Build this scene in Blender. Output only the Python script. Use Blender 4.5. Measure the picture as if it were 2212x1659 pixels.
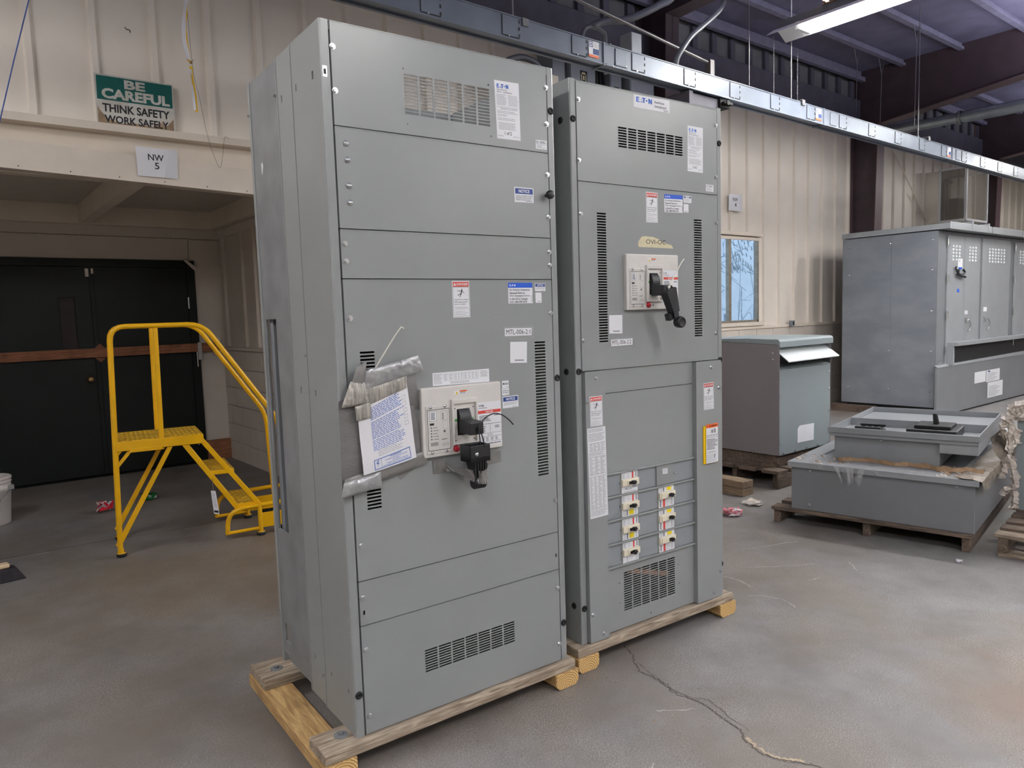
import bpy, bmesh, math, random
from mathutils import Vector, Matrix
for o in list(bpy.data.objects): bpy.data.objects.remove(o)
S = bpy.context.scene
COL = S.collection
PI = math.pi
random.seed(7)

# ---------------------------------------------------------------- camera, world, exposure
cam_data = bpy.data.cameras.new('camera')
cam = bpy.data.objects.new('camera', cam_data); COL.objects.link(cam)
cam.location = (-0.9952, -2.1458, 1.4745)
cam.rotation_euler = (1.4782, 0.0314, -0.6712)
cam_data.sensor_fit = 'HORIZONTAL'; cam_data.sensor_width = 36.0
cam_data.lens = 1583.9 / 2212 * 36.0
cam_data.clip_start = 0.02; cam_data.clip_end = 200
S.camera = cam
S.view_settings.view_transform = 'Standard'; S.view_settings.look = 'None'
S.view_settings.exposure = 0.80; S.view_settings.gamma = 1.0
S.view_settings.use_curve_mapping = False
world = bpy.data.worlds.new('daylight'); S.world = world; world.use_nodes = True
wb = world.node_tree.nodes['Background']
wb.inputs[0].default_value = (0.60, 0.78, 1.0, 1); wb.inputs[1].default_value = 1.0
TUBE_STRENGTH = 70.0       # the glow of the fluorescent tubes themselves
HAZE_UP = 38.0             # upward light added above each strip fixture for the ceiling's hazy glow (W)

# ---------------------------------------------------------------- helpers
def srgb(r, g, b):
    f = lambda c: (c/255/12.92) if c/255 <= .04045 else ((c/255+.055)/1.055)**2.4
    return (f(r), f(g), f(b), 1)
def nt(m): return m.node_tree.nodes, m.node_tree.links
def mat(name, col, rough=.5, metal=0., var=.06, scale=6., bump=0., bscale=200., detail=4, spec=.5, stretch=None, col2=None, emis=0):
    """painted / raw surface: base colour broken up by noise, optional fine bump"""
    m = bpy.data.materials.new(name); m.use_nodes = True
    n, l = nt(m); b = n['Principled BSDF']
    b.inputs['Roughness'].default_value = rough; b.inputs['Metallic'].default_value = metal
    b.inputs['Specular IOR Level'].default_value = spec
    tc = n.new('ShaderNodeTexCoord'); src = tc.outputs['Object']
    if stretch:
        mp = n.new('ShaderNodeMapping'); mp.inputs['Scale'].default_value = stretch
        l.new(src, mp.inputs[0]); src = mp.outputs[0]
    nz = n.new('ShaderNodeTexNoise'); nz.inputs['Scale'].default_value = scale; nz.inputs['Detail'].default_value = detail
    l.new(src, nz.inputs['Vector'])
    r = n.new('ShaderNodeValToRGB')
    c2 = col2 if col2 else tuple(min(1, c*(1+var)) for c in col[:3])+(1,)
    c1 = col if col2 else tuple(c*(1-var) for c in col[:3])+(1,)
    r.color_ramp.elements[0].color = c1; r.color_ramp.elements[1].color = c2
    r.color_ramp.elements[0].position = .35; r.color_ramp.elements[1].position = .68
    l.new(nz.outputs['Fac'], r.inputs[0]); l.new(r.outputs[0], b.inputs['Base Color'])
    if bump:
        n2 = n.new('ShaderNodeTexNoise'); n2.inputs['Scale'].default_value = bscale; n2.inputs['Detail'].default_value = 3
        l.new(src, n2.inputs['Vector'])
        bp = n.new('ShaderNodeBump'); bp.inputs['Strength'].default_value = bump; bp.inputs['Distance'].default_value = .004
        l.new(n2.outputs['Fac'], bp.inputs['Height']); l.new(bp.outputs[0], b.inputs['Normal'])
    if emis:
        b.inputs['Emission Color'].default_value = col; b.inputs['Emission Strength'].default_value = emis
    return m
def woodmat(name, c1, c2, rough=.75, sx=3., rings=9., bump=.25, along='x'):
    m = bpy.data.materials.new(name); m.use_nodes = True
    n, l = nt(m); b = n['Principled BSDF']; b.inputs['Roughness'].default_value = rough
    tc = n.new('ShaderNodeTexCoord'); mp = n.new('ShaderNodeMapping')
    mp.inputs['Scale'].default_value = (sx, rings*3, rings*3) if along == 'x' else (rings*3, sx, rings*3)
    l.new(tc.outputs['Object'], mp.inputs[0])
    nz = n.new('ShaderNodeTexNoise'); nz.inputs['Scale'].default_value = 2.4; nz.inputs['Detail'].default_value = 6; nz.inputs['Distortion'].default_value = 1.6
    l.new(mp.outputs[0], nz.inputs['Vector'])
    r = n.new('ShaderNodeValToRGB'); e = r.color_ramp.elements
    e[0].color = c1; e[1].color = c2; e[0].position = .33; e[1].position = .66
    k = e.new(.5); k.color = tuple(.55*a+.45*bb for a, bb in zip(c1[:3], c2[:3]))+(1,)
    l.new(nz.outputs['Fac'], r.inputs[0])
    n3 = n.new('ShaderNodeTexNoise'); n3.inputs['Scale'].default_value = 7; n3.inputs['Detail'].default_value = 3
    l.new(tc.outputs['Object'], n3.inputs['Vector'])
    r3 = n.new('ShaderNodeValToRGB'); r3.color_ramp.elements[0].color = (.55, .52, .5, 1); r3.color_ramp.elements[1].color = (1, 1, 1, 1)
    r3.color_ramp.elements[0].position = .3; r3.color_ramp.elements[1].position = .52
    l.new(n3.outputs['Fac'], r3.inputs[0])
    mx = n.new('ShaderNodeMix'); mx.data_type = 'RGBA'; mx.blend_type = 'MULTIPLY'; mx.inputs[0].default_value = .7
    l.new(r.outputs[0], mx.inputs[6]); l.new(r3.outputs[0], mx.inputs[7]); l.new(mx.outputs[2], b.inputs['Base Color'])
    bp = n.new('ShaderNodeBump'); bp.inputs['Strength'].default_value = bump; bp.inputs['Distance'].default_value = .003
    l.new(nz.outputs['Fac'], bp.inputs['Height']); l.new(bp.outputs[0], b.inputs['Normal'])
    return m

_txt = {}
def text_geo(s, bold=0.):
    """outline of a line of lettering as flat faces in a 0..1 box"""
    k = (s, bold)
    if k in _txt: return _txt[k]
    cu = bpy.data.curves.new('lettering', 'FONT'); cu.body = s; cu.offset = bold; cu.resolution_u = 3
    ob = bpy.data.objects.new('lettering', cu); COL.objects.link(ob)
    dg = bpy.context.evaluated_depsgraph_get()
    me = bpy.data.meshes.new_from_object(ob.evaluated_get(dg))
    vs = [(v.co.x, v.co.y) for v in me.vertices]; fs = [tuple(p.vertices) for p in me.polygons]
    bpy.data.objects.remove(ob); bpy.data.curves.remove(cu); bpy.data.meshes.remove(me)
    x0 = min(v[0] for v in vs); x1 = max(v[0] for v in vs); y0 = min(v[1] for v in vs); y1 = max(v[1] for v in vs)
    vs = [((x-x0)/(x1-x0 or 1), (y-y0)/(y1-y0 or 1)) for x, y in vs]
    _txt[k] = (vs, fs, (x1-x0)/(y1-y0 or 1))
    return _txt[k]

ZO = {}                      # base point of every thing, so parts can be written in thing space
class MB:
    def __init__(s): s.v = []; s.f = []; s.m = []; s.sm = []; s.M = None
    def add(s, vs, fs, m=0, smooth=False):
        o = len(s.v)
        for p in vs:
            p = Vector(p)
            s.v.append(s.M @ p if s.M else p)
        for f in fs: s.f.append(tuple(i+o for i in f)); s.m.append(m); s.sm.append(smooth)
        return s
    def box(s, x0, x1, y0, y1, z0, z1, m=0):
        return s.add([(x0,y0,z0),(x1,y0,z0),(x1,y1,z0),(x0,y1,z0),(x0,y0,z1),(x1,y0,z1),(x1,y1,z1),(x0,y1,z1)],
              [(0,3,2,1),(4,5,6,7),(0,1,5,4),(1,2,6,5),(2,3,7,6),(3,0,4,7)], m)
    def hexa(s, b, t, m=0):
        return s.add(list(b)+list(t), [(0,3,2,1),(4,5,6,7),(0,1,5,4),(1,2,6,5),(2,3,7,6),(3,0,4,7)], m)
    def quad(s, a, b, c, d, m=0): return s.add([a,b,c,d], [(0,1,2,3)], m)
    def poly(s, pts, m=0): return s.add(pts, [tuple(range(len(pts)))], m)
    def prism(s, pts, d, m=0):
        """polygon pts (3-D, planar) pushed along vector d"""
        n = len(pts); d = Vector(d)
        vs = [Vector(p) for p in pts]+[Vector(p)+d for p in pts]
        fs = [tuple(reversed(range(n))), tuple(range(n, 2*n))]+[(i,(i+1)%n,(i+1)%n+n,i+n) for i in range(n)]
        return s.add(vs, fs, m)
    def cyl(s, p0, p1, r, n=16, m=0, r1=None, cap=True, smooth=True):
        p0, p1 = Vector(p0), Vector(p1); a = (p1-p0).normalized()
        u = a.orthogonal().normalized(); w = a.cross(u); r1 = r if r1 is None else r1
        vs = []
        for p, q in ((p0, r), (p1, r1)):
            for i in range(n):
                t = 2*PI*i/n; vs.append(p+u*math.cos(t)*q+w*math.sin(t)*q)
        s.add(vs, [(i,(i+1)%n,(i+1)%n+n,i+n) for i in range(n)], m, smooth)
        if cap: s.add(vs[:n], [tuple(reversed(range(n)))], m); s.add(vs[n:], [tuple(range(n))], m)
        return s
    def tube(s, pts, r, n=10, m=0, closed=False):
        pts = [Vector(p) for p in pts]; N = len(pts); up = None; vs = []
        rr = r if isinstance(r, (list, tuple)) else [r]*N
        for i, p in enumerate(pts):
            t = (pts[min(i+1, N-1)]-pts[max(i-1, 0)]).normalized()
            if up is None: up = t.orthogonal().normalized()
            up = (up-t*up.dot(t)).normalized(); w = t.cross(up)
            for k in range(n):
                a = 2*PI*k/n; vs.append(p+(up*math.cos(a)+w*math.sin(a))*rr[i])
        fs = [(i*n+k, i*n+(k+1)%n, (i+1)*n+(k+1)%n, (i+1)*n+k) for i in range(N-1) for k in range(n)]
        s.add(vs, fs, m, True)
        s.add(vs[:n], [tuple(reversed(range(n)))], m); s.add(vs[-n:], [tuple(range(n))], m)
        return s
    def lathe(s, prof, o, ax=(0,0,1), n=24, m=0, smooth=True):
        o = Vector(o); a = Vector(ax).normalized(); u = a.orthogonal().normalized(); w = a.cross(u); vs = []
        for r, h in prof:
            for i in range(n):
                t = 2*PI*i/n; vs.append(o+a*h+(u*math.cos(t)+w*math.sin(t))*r)
        N = len(prof)
        fs = [(j*n+i, j*n+(i+1)%n, (j+1)*n+(i+1)%n, (j+1)*n+i) for j in range(N-1) for i in range(n)]
        return s.add(vs, fs, m, smooth)
    def slab(s, ax, u0, u1, w0, w1, d0, d1, holes=(), m=0, mh=None):
        """thin sheet with rectangular holes. ax maps (u, w, d) to a point; d0 is the visible face"""
        us = sorted({u0, u1, *[h[0] for h in holes], *[h[1] for h in holes]})
        ws = sorted({w0, w1, *[h[2] for h in holes], *[h[3] for h in holes]})
        us = [u for u in us if u0 <= u <= u1]; ws = [w for w in ws if w0 <= w <= w1]
        nu, nw = len(us)-1, len(ws)-1
        ui = {u: i for i, u in enumerate(us)}; wi = {w: i for i, w in enumerate(ws)}
        keep = [[True]*nw for _ in range(nu)]
        for h in holes:
            for i in range(ui[h[0]], ui[h[1]]):
                for j in range(wi[h[2]], wi[h[3]]): keep[i][j] = False
        # merge into row strips for the front and the back
        idx = {}; vs = []
        def vid(i, j, d):
            k = (i, j, d)
            if k not in idx: idx[k] = len(vs); vs.append(ax(us[i], ws[j], d0 if d == 0 else d1))
            return idx[k]
        fs = []
        for i in range(nu):
            for j in range(nw):
                if not keep[i][j]: continue
                fs.append((vid(i,j,0), vid(i+1,j,0), vid(i+1,j+1,0), vid(i,j+1,0)))
                fs.append((vid(i,j,1), vid(i,j+1,1), vid(i+1,j+1,1), vid(i+1,j,1)))
                for (a, b, di, dj) in ((((i,j),(i+1,j),0,-1)), (((i+1,j),(i+1,j+1),1,0)), (((i+1,j+1),(i,j+1),0,1)), (((i,j+1),(i,j),-1,0))):
                    ii, jj = i+di, j+dj
                    if not (0 <= ii < nu and 0 <= jj < nw and keep[ii][jj]):
                        fs.append((vid(*a,0), vid(*a,1), vid(*b,1), vid(*b,0)))
        return s.add(vs, fs, m)
    def text(s, t, P, x0, y0, x1, y1, m=0, bold=0.):
        """lettering stretched over the box x0..x1, y0..y1 of the sheet map P(x, y)"""
        vs, fs, _ = text_geo(t, bold)
        return s.add([P(x0+(x1-x0)*a, y0+(y1-y0)*b) for a, b in vs], fs, m)
    def build(s, name, mats, parent=None, bevel=0., smooth_angle=None, seg=2):
        me = bpy.data.meshes.new(name)
        off = Vector(ZO.get(parent.name, (0,0,0))) if parent else Vector((0,0,0))
        me.from_pydata([tuple(Vector(p)-off) for p in s.v], [], s.f)
        for mm in (mats if isinstance(mats, (list, tuple)) else [mats]): me.materials.append(mm)
        me.polygons.foreach_set('material_index', s.m); me.polygons.foreach_set('use_smooth', s.sm)
        me.update()
        o = bpy.data.objects.new(name, me); COL.objects.link(o)
        if parent:
            o.parent = parent
            if parent.name in ZO: ZO[o.name] = ZO[parent.name]
        if bevel:
            b = o.modifiers.new('edge', 'BEVEL'); b.width = bevel; b.segments = seg; b.limit_method = 'ANGLE'; b.angle_limit = math.radians(40)
        return o
def thing(name, label, cat, loc=(0,0,0), rot=0., group=None, base=None):
    """an Empty at the thing's base; parts are written in thing space measured from `base` (default: z of loc)"""
    o = bpy.data.objects.new(name, None); COL.objects.link(o)
    o.empty_display_size = .1; o.location = loc; o.rotation_euler = (0, 0, rot)
    o['label'] = label; o['category'] = cat
    if group: o['group'] = group
    ZO[o.name] = base if base is not None else (0, 0, loc[2])
    return o
def tag(o, label, cat, group=None):
    o['label'] = label; o['category'] = cat
    if group: o['group'] = group
    return o
def struct(o): o['kind'] = 'structure'; return o
def spline(pts, k=6):
    """smooth path through the points"""
    P = [Vector(p) for p in pts]; out = []
    for i in range(len(P)-1):
        a, b, c, d = P[max(i-1,0)], P[i], P[i+1], P[min(i+2,len(P)-1)]
        for j in range(k):
            t = j/k
            out.append(.5*((2*b)+(c-a)*t+(2*a-5*b+4*c-d)*t*t+(3*b-a-3*c+d)*t**3))
    return out+[P[-1]]
FR = lambda u, w, d: (u, d, w)           # a sheet that faces the front (-y)
SD = lambda u, w, d: (d, u, w)           # a sheet that faces the side

# ---------------------------------------------------------------- materials
M = {}
M['gray'] = mat('switchgear_gray_paint', srgb(143,147,147), .3, var=.03, scale=3, bump=.03, bscale=350)
M['gray_side'] = mat('switchgear_gray_side', srgb(143,147,146), .38, var=.04, scale=3)
M['galv'] = mat('galvanised_sheet', srgb(134,136,138), .42, .2, var=.14, scale=7, detail=8)
M['gray_in'] = mat('inner_gray_steel', srgb(125,130,130), .5, var=.05)
M['graydark'] = mat('dark_steel_and_shade', srgb(30,32,36), .6, var=.1)  # dark steel, also the shade put behind vents and gaps
M['panelblue'] = mat('filler_gray_paint', srgb(141,147,151), .42, var=.02)
M['zinc'] = mat('zinc_bolt', srgb(215,218,220), .25, .9, var=.1, scale=60)
M['black'] = mat('black_plastic', srgb(30,31,34), .45, var=.15, scale=30)
M['rubber'] = mat('black_rubber', srgb(20,20,21), .7, var=.15, scale=30)
M['white'] = mat('white_sticker', srgb(232,234,238), .45, var=.015)
M['ink'] = mat('black_ink', srgb(28,28,32), .6, var=.05)
M['fine'] = mat('small_print', srgb(150,153,158), .6, var=.1)
M['red'] = mat('danger_red', srgb(212,70,58), .45, var=.04)
M['blue'] = mat('label_blue', srgb(20,84,200), .45, var=.03)
M['navy'] = mat('notice_navy', srgb(28,60,130), .45, var=.03)
M['eblue'] = mat('logo_blue', srgb(24,92,196), .45, var=.03)
M['bprint'] = mat('blue_print', srgb(92,122,190), .6, var=.1)
M['orange'] = mat('warning_orange', srgb(232,104,44), .45, var=.05)
M['yellow'] = mat('sticker_yellow', srgb(238,214,24), .5, var=.06)
M['yel2'] = mat('tag_yellow', srgb(250,205,10), .45, var=.04)
M['brk'] = mat('breaker_white_plastic', srgb(214,211,206), .45, var=.03, scale=20)
M['brkcream'] = mat('breaker_cream_plastic', srgb(233,225,203), .5, var=.03, scale=20)
M['brkgray'] = mat('breaker_gray_label', srgb(203,205,196), .5, var=.06, scale=30)
M['crimson'] = mat('button_crimson', srgb(178,24,48), .4, var=.04)
M['green'] = mat('indicator_green', srgb(70,160,70), .5, var=.04)
M['duct'] = mat('duct_tape', srgb(122,121,119), .38, .1, var=.12, scale=18, bump=.25, bscale=60)
M['ductshine'] = mat('duct_tape_glossy', srgb(158,159,160), .3, .25, var=.2, scale=22, bump=.7, bscale=38)
M['foil'] = mat('padded_foil', srgb(172,168,160), .36, .15, var=.3, scale=40, bump=.8, bscale=120, stretch=(3,1,.3))
M['pouch'] = mat('gray_padded_pouch', srgb(112,111,110), .42, .1, var=.1, scale=16, bump=.35, bscale=300, stretch=(.1,1,1.6))
M['paper'] = mat('paper', srgb(232,232,236), .7, var=.015)
M['mask'] = mat('masking_tape', srgb(214,205,172), .7, var=.07, scale=40, bump=.3, bscale=80)
M['ziptie'] = mat('white_nylon', srgb(226,224,212), .45, var=.04)
M['copper'] = mat('copper_bar', srgb(214,150,110), .35, .8, var=.1)
def clear_tape():
    m = bpy.data.materials.new('clear_tape'); m.use_nodes = True; n, l = nt(m)
    b = n['Principled BSDF']; b.inputs['Base Color'].default_value = srgb(228,230,230); b.inputs['Roughness'].default_value = .18
    nz = n.new('ShaderNodeTexNoise'); nz.inputs['Scale'].default_value = 25
    r = n.new('ShaderNodeMapRange'); r.inputs[3].default_value = .08; r.inputs[4].default_value = .3
    l.new(nz.outputs['Fac'], r.inputs[0]); l.new(r.outputs[0], b.inputs['Alpha'])
    return m
M['cleartape'] = clear_tape()
M['wood'] = woodmat('fresh_pine', srgb(160,124,76), srgb(212,178,122), sx=2.2, rings=8)
def rings_mat():
    m = bpy.data.materials.new('end_grain_rings'); m.use_nodes = True; n, l = nt(m); b = n['Principled BSDF']; b.inputs['Roughness'].default_value = .8
    tc = n.new('ShaderNodeTexCoord'); w = n.new('ShaderNodeTexWave'); w.wave_type = 'RINGS'; w.rings_direction = 'Y'
    w.inputs['Scale'].default_value = 34; w.inputs['Distortion'].default_value = 1.6; w.inputs['Detail'].default_value = 2; w.inputs['Detail Scale'].default_value = 1.2
    l.new(tc.outputs['Object'], w.inputs['Vector']); r = n.new('ShaderNodeValToRGB'); r.color_ramp.elements[0].color = srgb(158,116,62); r.color_ramp.elements[1].color = srgb(222,188,128)
    r.color_ramp.elements[0].position = .1; r.color_ramp.elements[1].position = .5
    l.new(w.outputs['Fac'], r.inputs[0]); l.new(r.outputs[0], b.inputs['Base Color']); return m
M['endgrain'] = rings_mat()
M['oldwood'] = woodmat('weathered_wood', srgb(122,106,90), srgb(192,178,158), sx=2., rings=11)
M['darkwood'] = woodmat('dark_pallet_wood', srgb(74,62,54), srgb(120,104,90), sx=2., rings=9)
M['wood_y'] = woodmat('fresh_pine_lengthwise', srgb(160,124,76), srgb(212,178,122), sx=2.2, rings=8, along='y')
M['darkwood_y'] = woodmat('dark_pallet_board', srgb(74,62,54), srgb(120,104,90), sx=2., rings=9, along='y')
M['oldwood_y'] = woodmat('weathered_pallet_board', srgb(104,90,76), srgb(160,146,128), sx=2., rings=11, along='y')
M['timber_y'] = woodmat('timber_lengthwise', srgb(112,94,74), srgb(150,130,106), sx=2., rings=8, along='y')
M['redwood'] = woodmat('reddish_board', srgb(126,78,52), srgb(166,110,78), sx=1.2, rings=9)
M['timber'] = woodmat('timber_block', srgb(112,94,74), srgb(150,130,106), sx=2., rings=8)
M['beige'] = mat('beige_wall_paint', srgb(231,223,211), .55, var=.035, scale=2.5, bump=.05, bscale=30)
M['beigetrim'] = mat('beige_trim_paint', srgb(226,215,200), .5, var=.04, scale=4, bump=.08, bscale=40)
M['cream'] = mat('cream_board_paint', srgb(206,197,186), .6, var=.03, scale=4)
M['greendoor'] = mat('dark_green_door', srgb(8,17,14), .5, spec=.3, var=.12, scale=5)
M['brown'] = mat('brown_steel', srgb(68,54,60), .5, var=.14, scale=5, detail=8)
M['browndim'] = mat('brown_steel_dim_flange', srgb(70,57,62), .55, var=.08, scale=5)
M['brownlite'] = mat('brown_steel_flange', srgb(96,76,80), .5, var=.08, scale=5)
M['ceil'] = mat('dark_ceiling_insulation', srgb(104,101,124), .7, var=.16, scale=3, detail=8, bump=.5, bscale=9)  # lamp haze below the insulation is put into this bluish tone
M['purlin'] = mat('dusty_purlin', srgb(118,115,136), .6, var=.12, scale=10)
M['film'] = mat('dusty_film', srgb(128,118,106), .55, var=.35, scale=18, bump=.8, bscale=40)
M['pane'] = mat('dark_vision_glass', srgb(70,64,66), .06, var=.05)
M['girt'] = mat('dark_eave_band', srgb(88,86,100), .6, var=.12, scale=6)
M['eavelight'] = mat('grey_eave_panel', srgb(112,112,116), .6, var=.1, scale=6)
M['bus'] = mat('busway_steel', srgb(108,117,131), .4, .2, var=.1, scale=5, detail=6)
M['buslit'] = mat('busway_steel_lit_end', srgb(116,123,134), .38, .35, var=.14, scale=7, detail=8)  # same steel painted lighter where the far run catches the light
M['conduit'] = mat('galvanised_conduit', srgb(140,138,138), .35, .7, var=.1, scale=12)
M['flex'] = mat('grey_flex_conduit', srgb(120,124,132), .4, .2, var=.06, scale=12)
M['box'] = mat('switch_box_gray', srgb(138,144,152), .4, .2, var=.05, scale=6)
M['rod'] = mat('hanger_rod_steel', srgb(126,126,128), .4, .6, var=.1, scale=30)
M['ladder'] = mat('ladder_yellow', srgb(240,182,8), .35, var=.05, scale=8)
M['tread'] = mat('worn_yellow_tread', srgb(196,158,50), .55, .1, col2=srgb(232,184,30), scale=14, bump=.9, bscale=70)
M['plastic'] = mat('white_pail_plastic', srgb(206,200,196), .4, var=.04)
M['bristle'] = mat('dark_bristles', srgb(34,30,36), .9, var=.4, scale=60, bump=1., bscale=90, stretch=(1,1,.2))
M['pine'] = mat('pale_broom_wood', srgb(222,196,160), .6, var=.05)
M['tank'] = mat('enclosure_gray', srgb(120,123,127), .42, var=.05, scale=2.5, detail=6, bump=.04, bscale=60)
M['tankside'] = mat('riveted_side_paint', srgb(116,121,129), .45, col2=srgb(134,138,145), scale=2.2, detail=10, stretch=(1,1,2.2))
M['tank2'] = mat('enclosure_gray_b', srgb(146,150,153), .45, var=.05, scale=3, detail=6)
M['lidgray'] = mat('tray_gray', srgb(142,146,149), .4, .1, var=.05, scale=4)
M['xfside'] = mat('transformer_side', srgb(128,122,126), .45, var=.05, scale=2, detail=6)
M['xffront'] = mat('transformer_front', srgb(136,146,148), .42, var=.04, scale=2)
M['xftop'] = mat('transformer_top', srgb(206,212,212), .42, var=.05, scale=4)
M['cardboard'] = mat('cardboard', srgb(150,122,94), .8, var=.08, scale=14, bump=.2, bscale=60)
M['wrap'] = mat('torn_plastic_wrap', srgb(206,196,186), .4, var=.2, scale=20, bump=.9, bscale=40)
M['dirt'] = mat('dry_leaf_debris', srgb(118,96,74), .9, col2=srgb(176,156,132), scale=60)
M['rust'] = mat('rusty_brick', srgb(112,66,46), .8, var=.3, scale=30)
M['pinkp'] = mat('pink_film', srgb(226,130,140), .3, var=.3, scale=60)
M['redp'] = mat('red_wrapper', srgb(190,24,40), .4, var=.1)
M['greenp'] = mat('green_wrapper', srgb(30,110,54), .4, var=.1)
M['signgreen'] = mat('sign_green', srgb(10,92,84), .35, var=.06, scale=8)
M['signwhite'] = mat('sign_enamel', srgb(206,206,200), .35, col2=srgb(186,180,168), scale=9, detail=6)
M['signrust'] = mat('sign_grime', srgb(150,126,98), .5, var=.25, scale=20)
M['blueRope'] = mat('blue_cord', srgb(58,84,150), .6, var=.1)
M['alum'] = mat('window_aluminium', srgb(150,142,128), .4, .5, var=.15, scale=20)
M['brass'] = mat('brass_knob', srgb(190,160,110), .3, .9, var=.08)
M['mesh'] = mat('cage_mesh', srgb(150,144,136), .6, var=.1)
M['trunk'] = mat('outdoor_branch', srgb(176,186,196), .8, var=.2)
M['outwall'] = mat('outdoor_pale_block', srgb(240,244,250), .8, var=.05, scale=4)
M['ductgalv'] = mat('spiral_duct_steel', srgb(150,156,160), .3, .75, var=.08, scale=8)
M['hood'] = mat('lamp_hood_enamel', srgb(225,226,228), .4, var=.03)
def emit(name, col, st):
    m = bpy.data.materials.new(name); m.use_nodes = True; n, l = nt(m); b = n['Principled BSDF']
    b.inputs['Base Color'].default_value = col; b.inputs['Emission Color'].default_value = col; b.inputs['Emission Strength'].default_value = st
    return m
M['tubeglow'] = emit('fluorescent_tube_glow', (1, .98, .95, 1), TUBE_STRENGTH)
def glass():
    m = bpy.data.materials.new('window_glass'); m.use_nodes = True; n, l = nt(m)
    b = n['Principled BSDF']; b.inputs['Base Color'].default_value = (.85,.93,1,1); b.inputs['Roughness'].default_value = .05
    b.inputs['Transmission Weight'].default_value = 1; b.inputs['IOR'].default_value = 1.05
    return m
M['glass'] = glass()
def dusky_film():
    m = bpy.data.materials.new('dusty_screen'); m.use_nodes = True; n, l = nt(m)
    b = n['Principled BSDF']; b.inputs['Base Color'].default_value = srgb(150,142,130); b.inputs['Roughness'].default_value = .6
    b.inputs['Alpha'].default_value = .5
    return m
M['screen'] = dusky_film()

# concrete floor: worn grey-blue sealer over tan concrete, speckled where it has flaked
def floor_mat():
    m = bpy.data.materials.new('worn_concrete'); m.use_nodes = True; n, l = nt(m); b = n['Principled BSDF']
    tc = n.new('ShaderNodeTexCoord'); O = tc.outputs['Object']
    def noise(sc, det=6, dist=0., rough=.6):
        k = n.new('ShaderNodeTexNoise'); k.inputs['Scale'].default_value = sc; k.inputs['Detail'].default_value = det
        k.inputs['Distortion'].default_value = dist; k.inputs['Roughness'].default_value = rough; l.new(O, k.inputs['Vector']); return k.outputs['Fac']
    def ramp(src, p0, p1, c0=(0,0,0,1), c1=(1,1,1,1)):
        r = n.new('ShaderNodeValToRGB'); e = r.color_ramp.elements; e[0].position = p0; e[1].position = p1; e[0].color = c0; e[1].color = c1
        l.new(src, r.inputs[0]); return r.outputs[0]
    def mix(fac, a, c, bt='MIX'):
        x = n.new('ShaderNodeMix'); x.data_type = 'RGBA'; x.blend_type = bt
        for s, i in ((fac, 0), (a, 6), (c, 7)):
            if isinstance(s, (int, float)): x.inputs[i].default_value = s
            elif isinstance(s, tuple): x.inputs[i].default_value = s
            else: l.new(s, x.inputs[i])
        return x.outputs[2]
    def math_(op, a, c):
        x = n.new('ShaderNodeMath'); x.operation = op; x.use_clamp = True
        for s, i in ((a, 0), (c, 1)):
            if isinstance(s, (int, float)): x.inputs[i].default_value = s
            else: l.new(s, x.inputs[i])
        return x.outputs[0]
    def spot(cx, cy, r0, r1):
        """a stain with its own outline around a spot of the floor"""
        v = n.new('ShaderNodeVectorMath'); v.operation = 'DISTANCE'; l.new(O, v.inputs[0]); v.inputs[1].default_value = (cx, cy, 0)
        w = math_('ADD', v.outputs['Value'], 0); 
        q = n.new('ShaderNodeMath'); q.operation = 'MULTIPLY_ADD'; l.new(noise(2.2, 8), q.inputs[0]); q.inputs[1].default_value = .9
        v2 = n.new('ShaderNodeMath'); v2.operation = 'ADD'; l.new(v.outputs['Value'], v2.inputs[0]); v2.inputs[1].default_value = -.45
        l.new(v2.outputs[0], q.inputs[2])
        mr = n.new('ShaderNodeMapRange'); mr.inputs[1].default_value = r0; mr.inputs[2].default_value = r1; mr.inputs[3].default_value = 1; mr.inputs[4].default_value = 0
        l.new(q.outputs[0], mr.inputs[0]); return mr.outputs[0]
    tan = mix(ramp(noise(1.3, 8), .35, .7), srgb(104,97,90), srgb(124,116,109))
    blue = mix(ramp(noise(5, 8), .35, .65), srgb(112,110,109), srgb(128,126,126))
    worn = ramp(noise(.9, 10, .4), .44, .58)
    base = mix(worn, tan, blue)
    brown = spot(2.35, -1.75, .45, .95)
    base = mix(math_('MULTIPLY', brown, .85), base, srgb(124,104,88))
    brown2 = spot(.15, 2.3, .5, 1.0)
    base = mix(math_('MULTIPLY', brown2, .5), base, srgb(116,102,84))
    speck = math_('MULTIPLY', ramp(noise(210, 5, 0, .75), .53, .60), ramp(noise(2.0, 6), .40, .62))
    base = mix(math_('MULTIPLY', speck, .95), base, srgb(182,179,177))
    pits = math_('MULTIPLY', ramp(noise(110, 4, .6, .75), .595, .63), ramp(noise(3.1, 4), .4, .6))
    base = mix(math_('MULTIPLY', pits, .85), base, srgb(84,76,72))
    grain = ramp(noise(260, 2), .3, .72, (.86,.86,.86,1), (1.1,1.1,1.1,1))
    base = mix(.8, base, grain, 'MULTIPLY')
    blot = ramp(noise(.55, 5), .3, .7, (.86,.85,.84,1), (1.06,1.06,1.06,1))
    base = mix(1., base, blot, 'MULTIPLY')
    l.new(base, b.inputs['Base Color'])
    b.inputs['Roughness'].default_value = .55
    bp = n.new('ShaderNodeBump'); bp.inputs['Strength'].default_value = .12; bp.inputs['Distance'].default_value = .002
    l.new(noise(300, 4), bp.inputs['Height']); l.new(bp.outputs[0], b.inputs['Normal'])
    return m
M['floor'] = floor_mat()
M['crackdark'] = mat('dark_crack', srgb(88,80,74), .9, var=.2, scale=60)  # dark tone of the floor cracks and joint
M['pale'] = mat('pale_scrape', srgb(176,172,168), .8, var=.15, scale=60)
M['cracklite'] = mat('crack_filler', srgb(176,160,136), .8, var=.15, scale=60)

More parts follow.
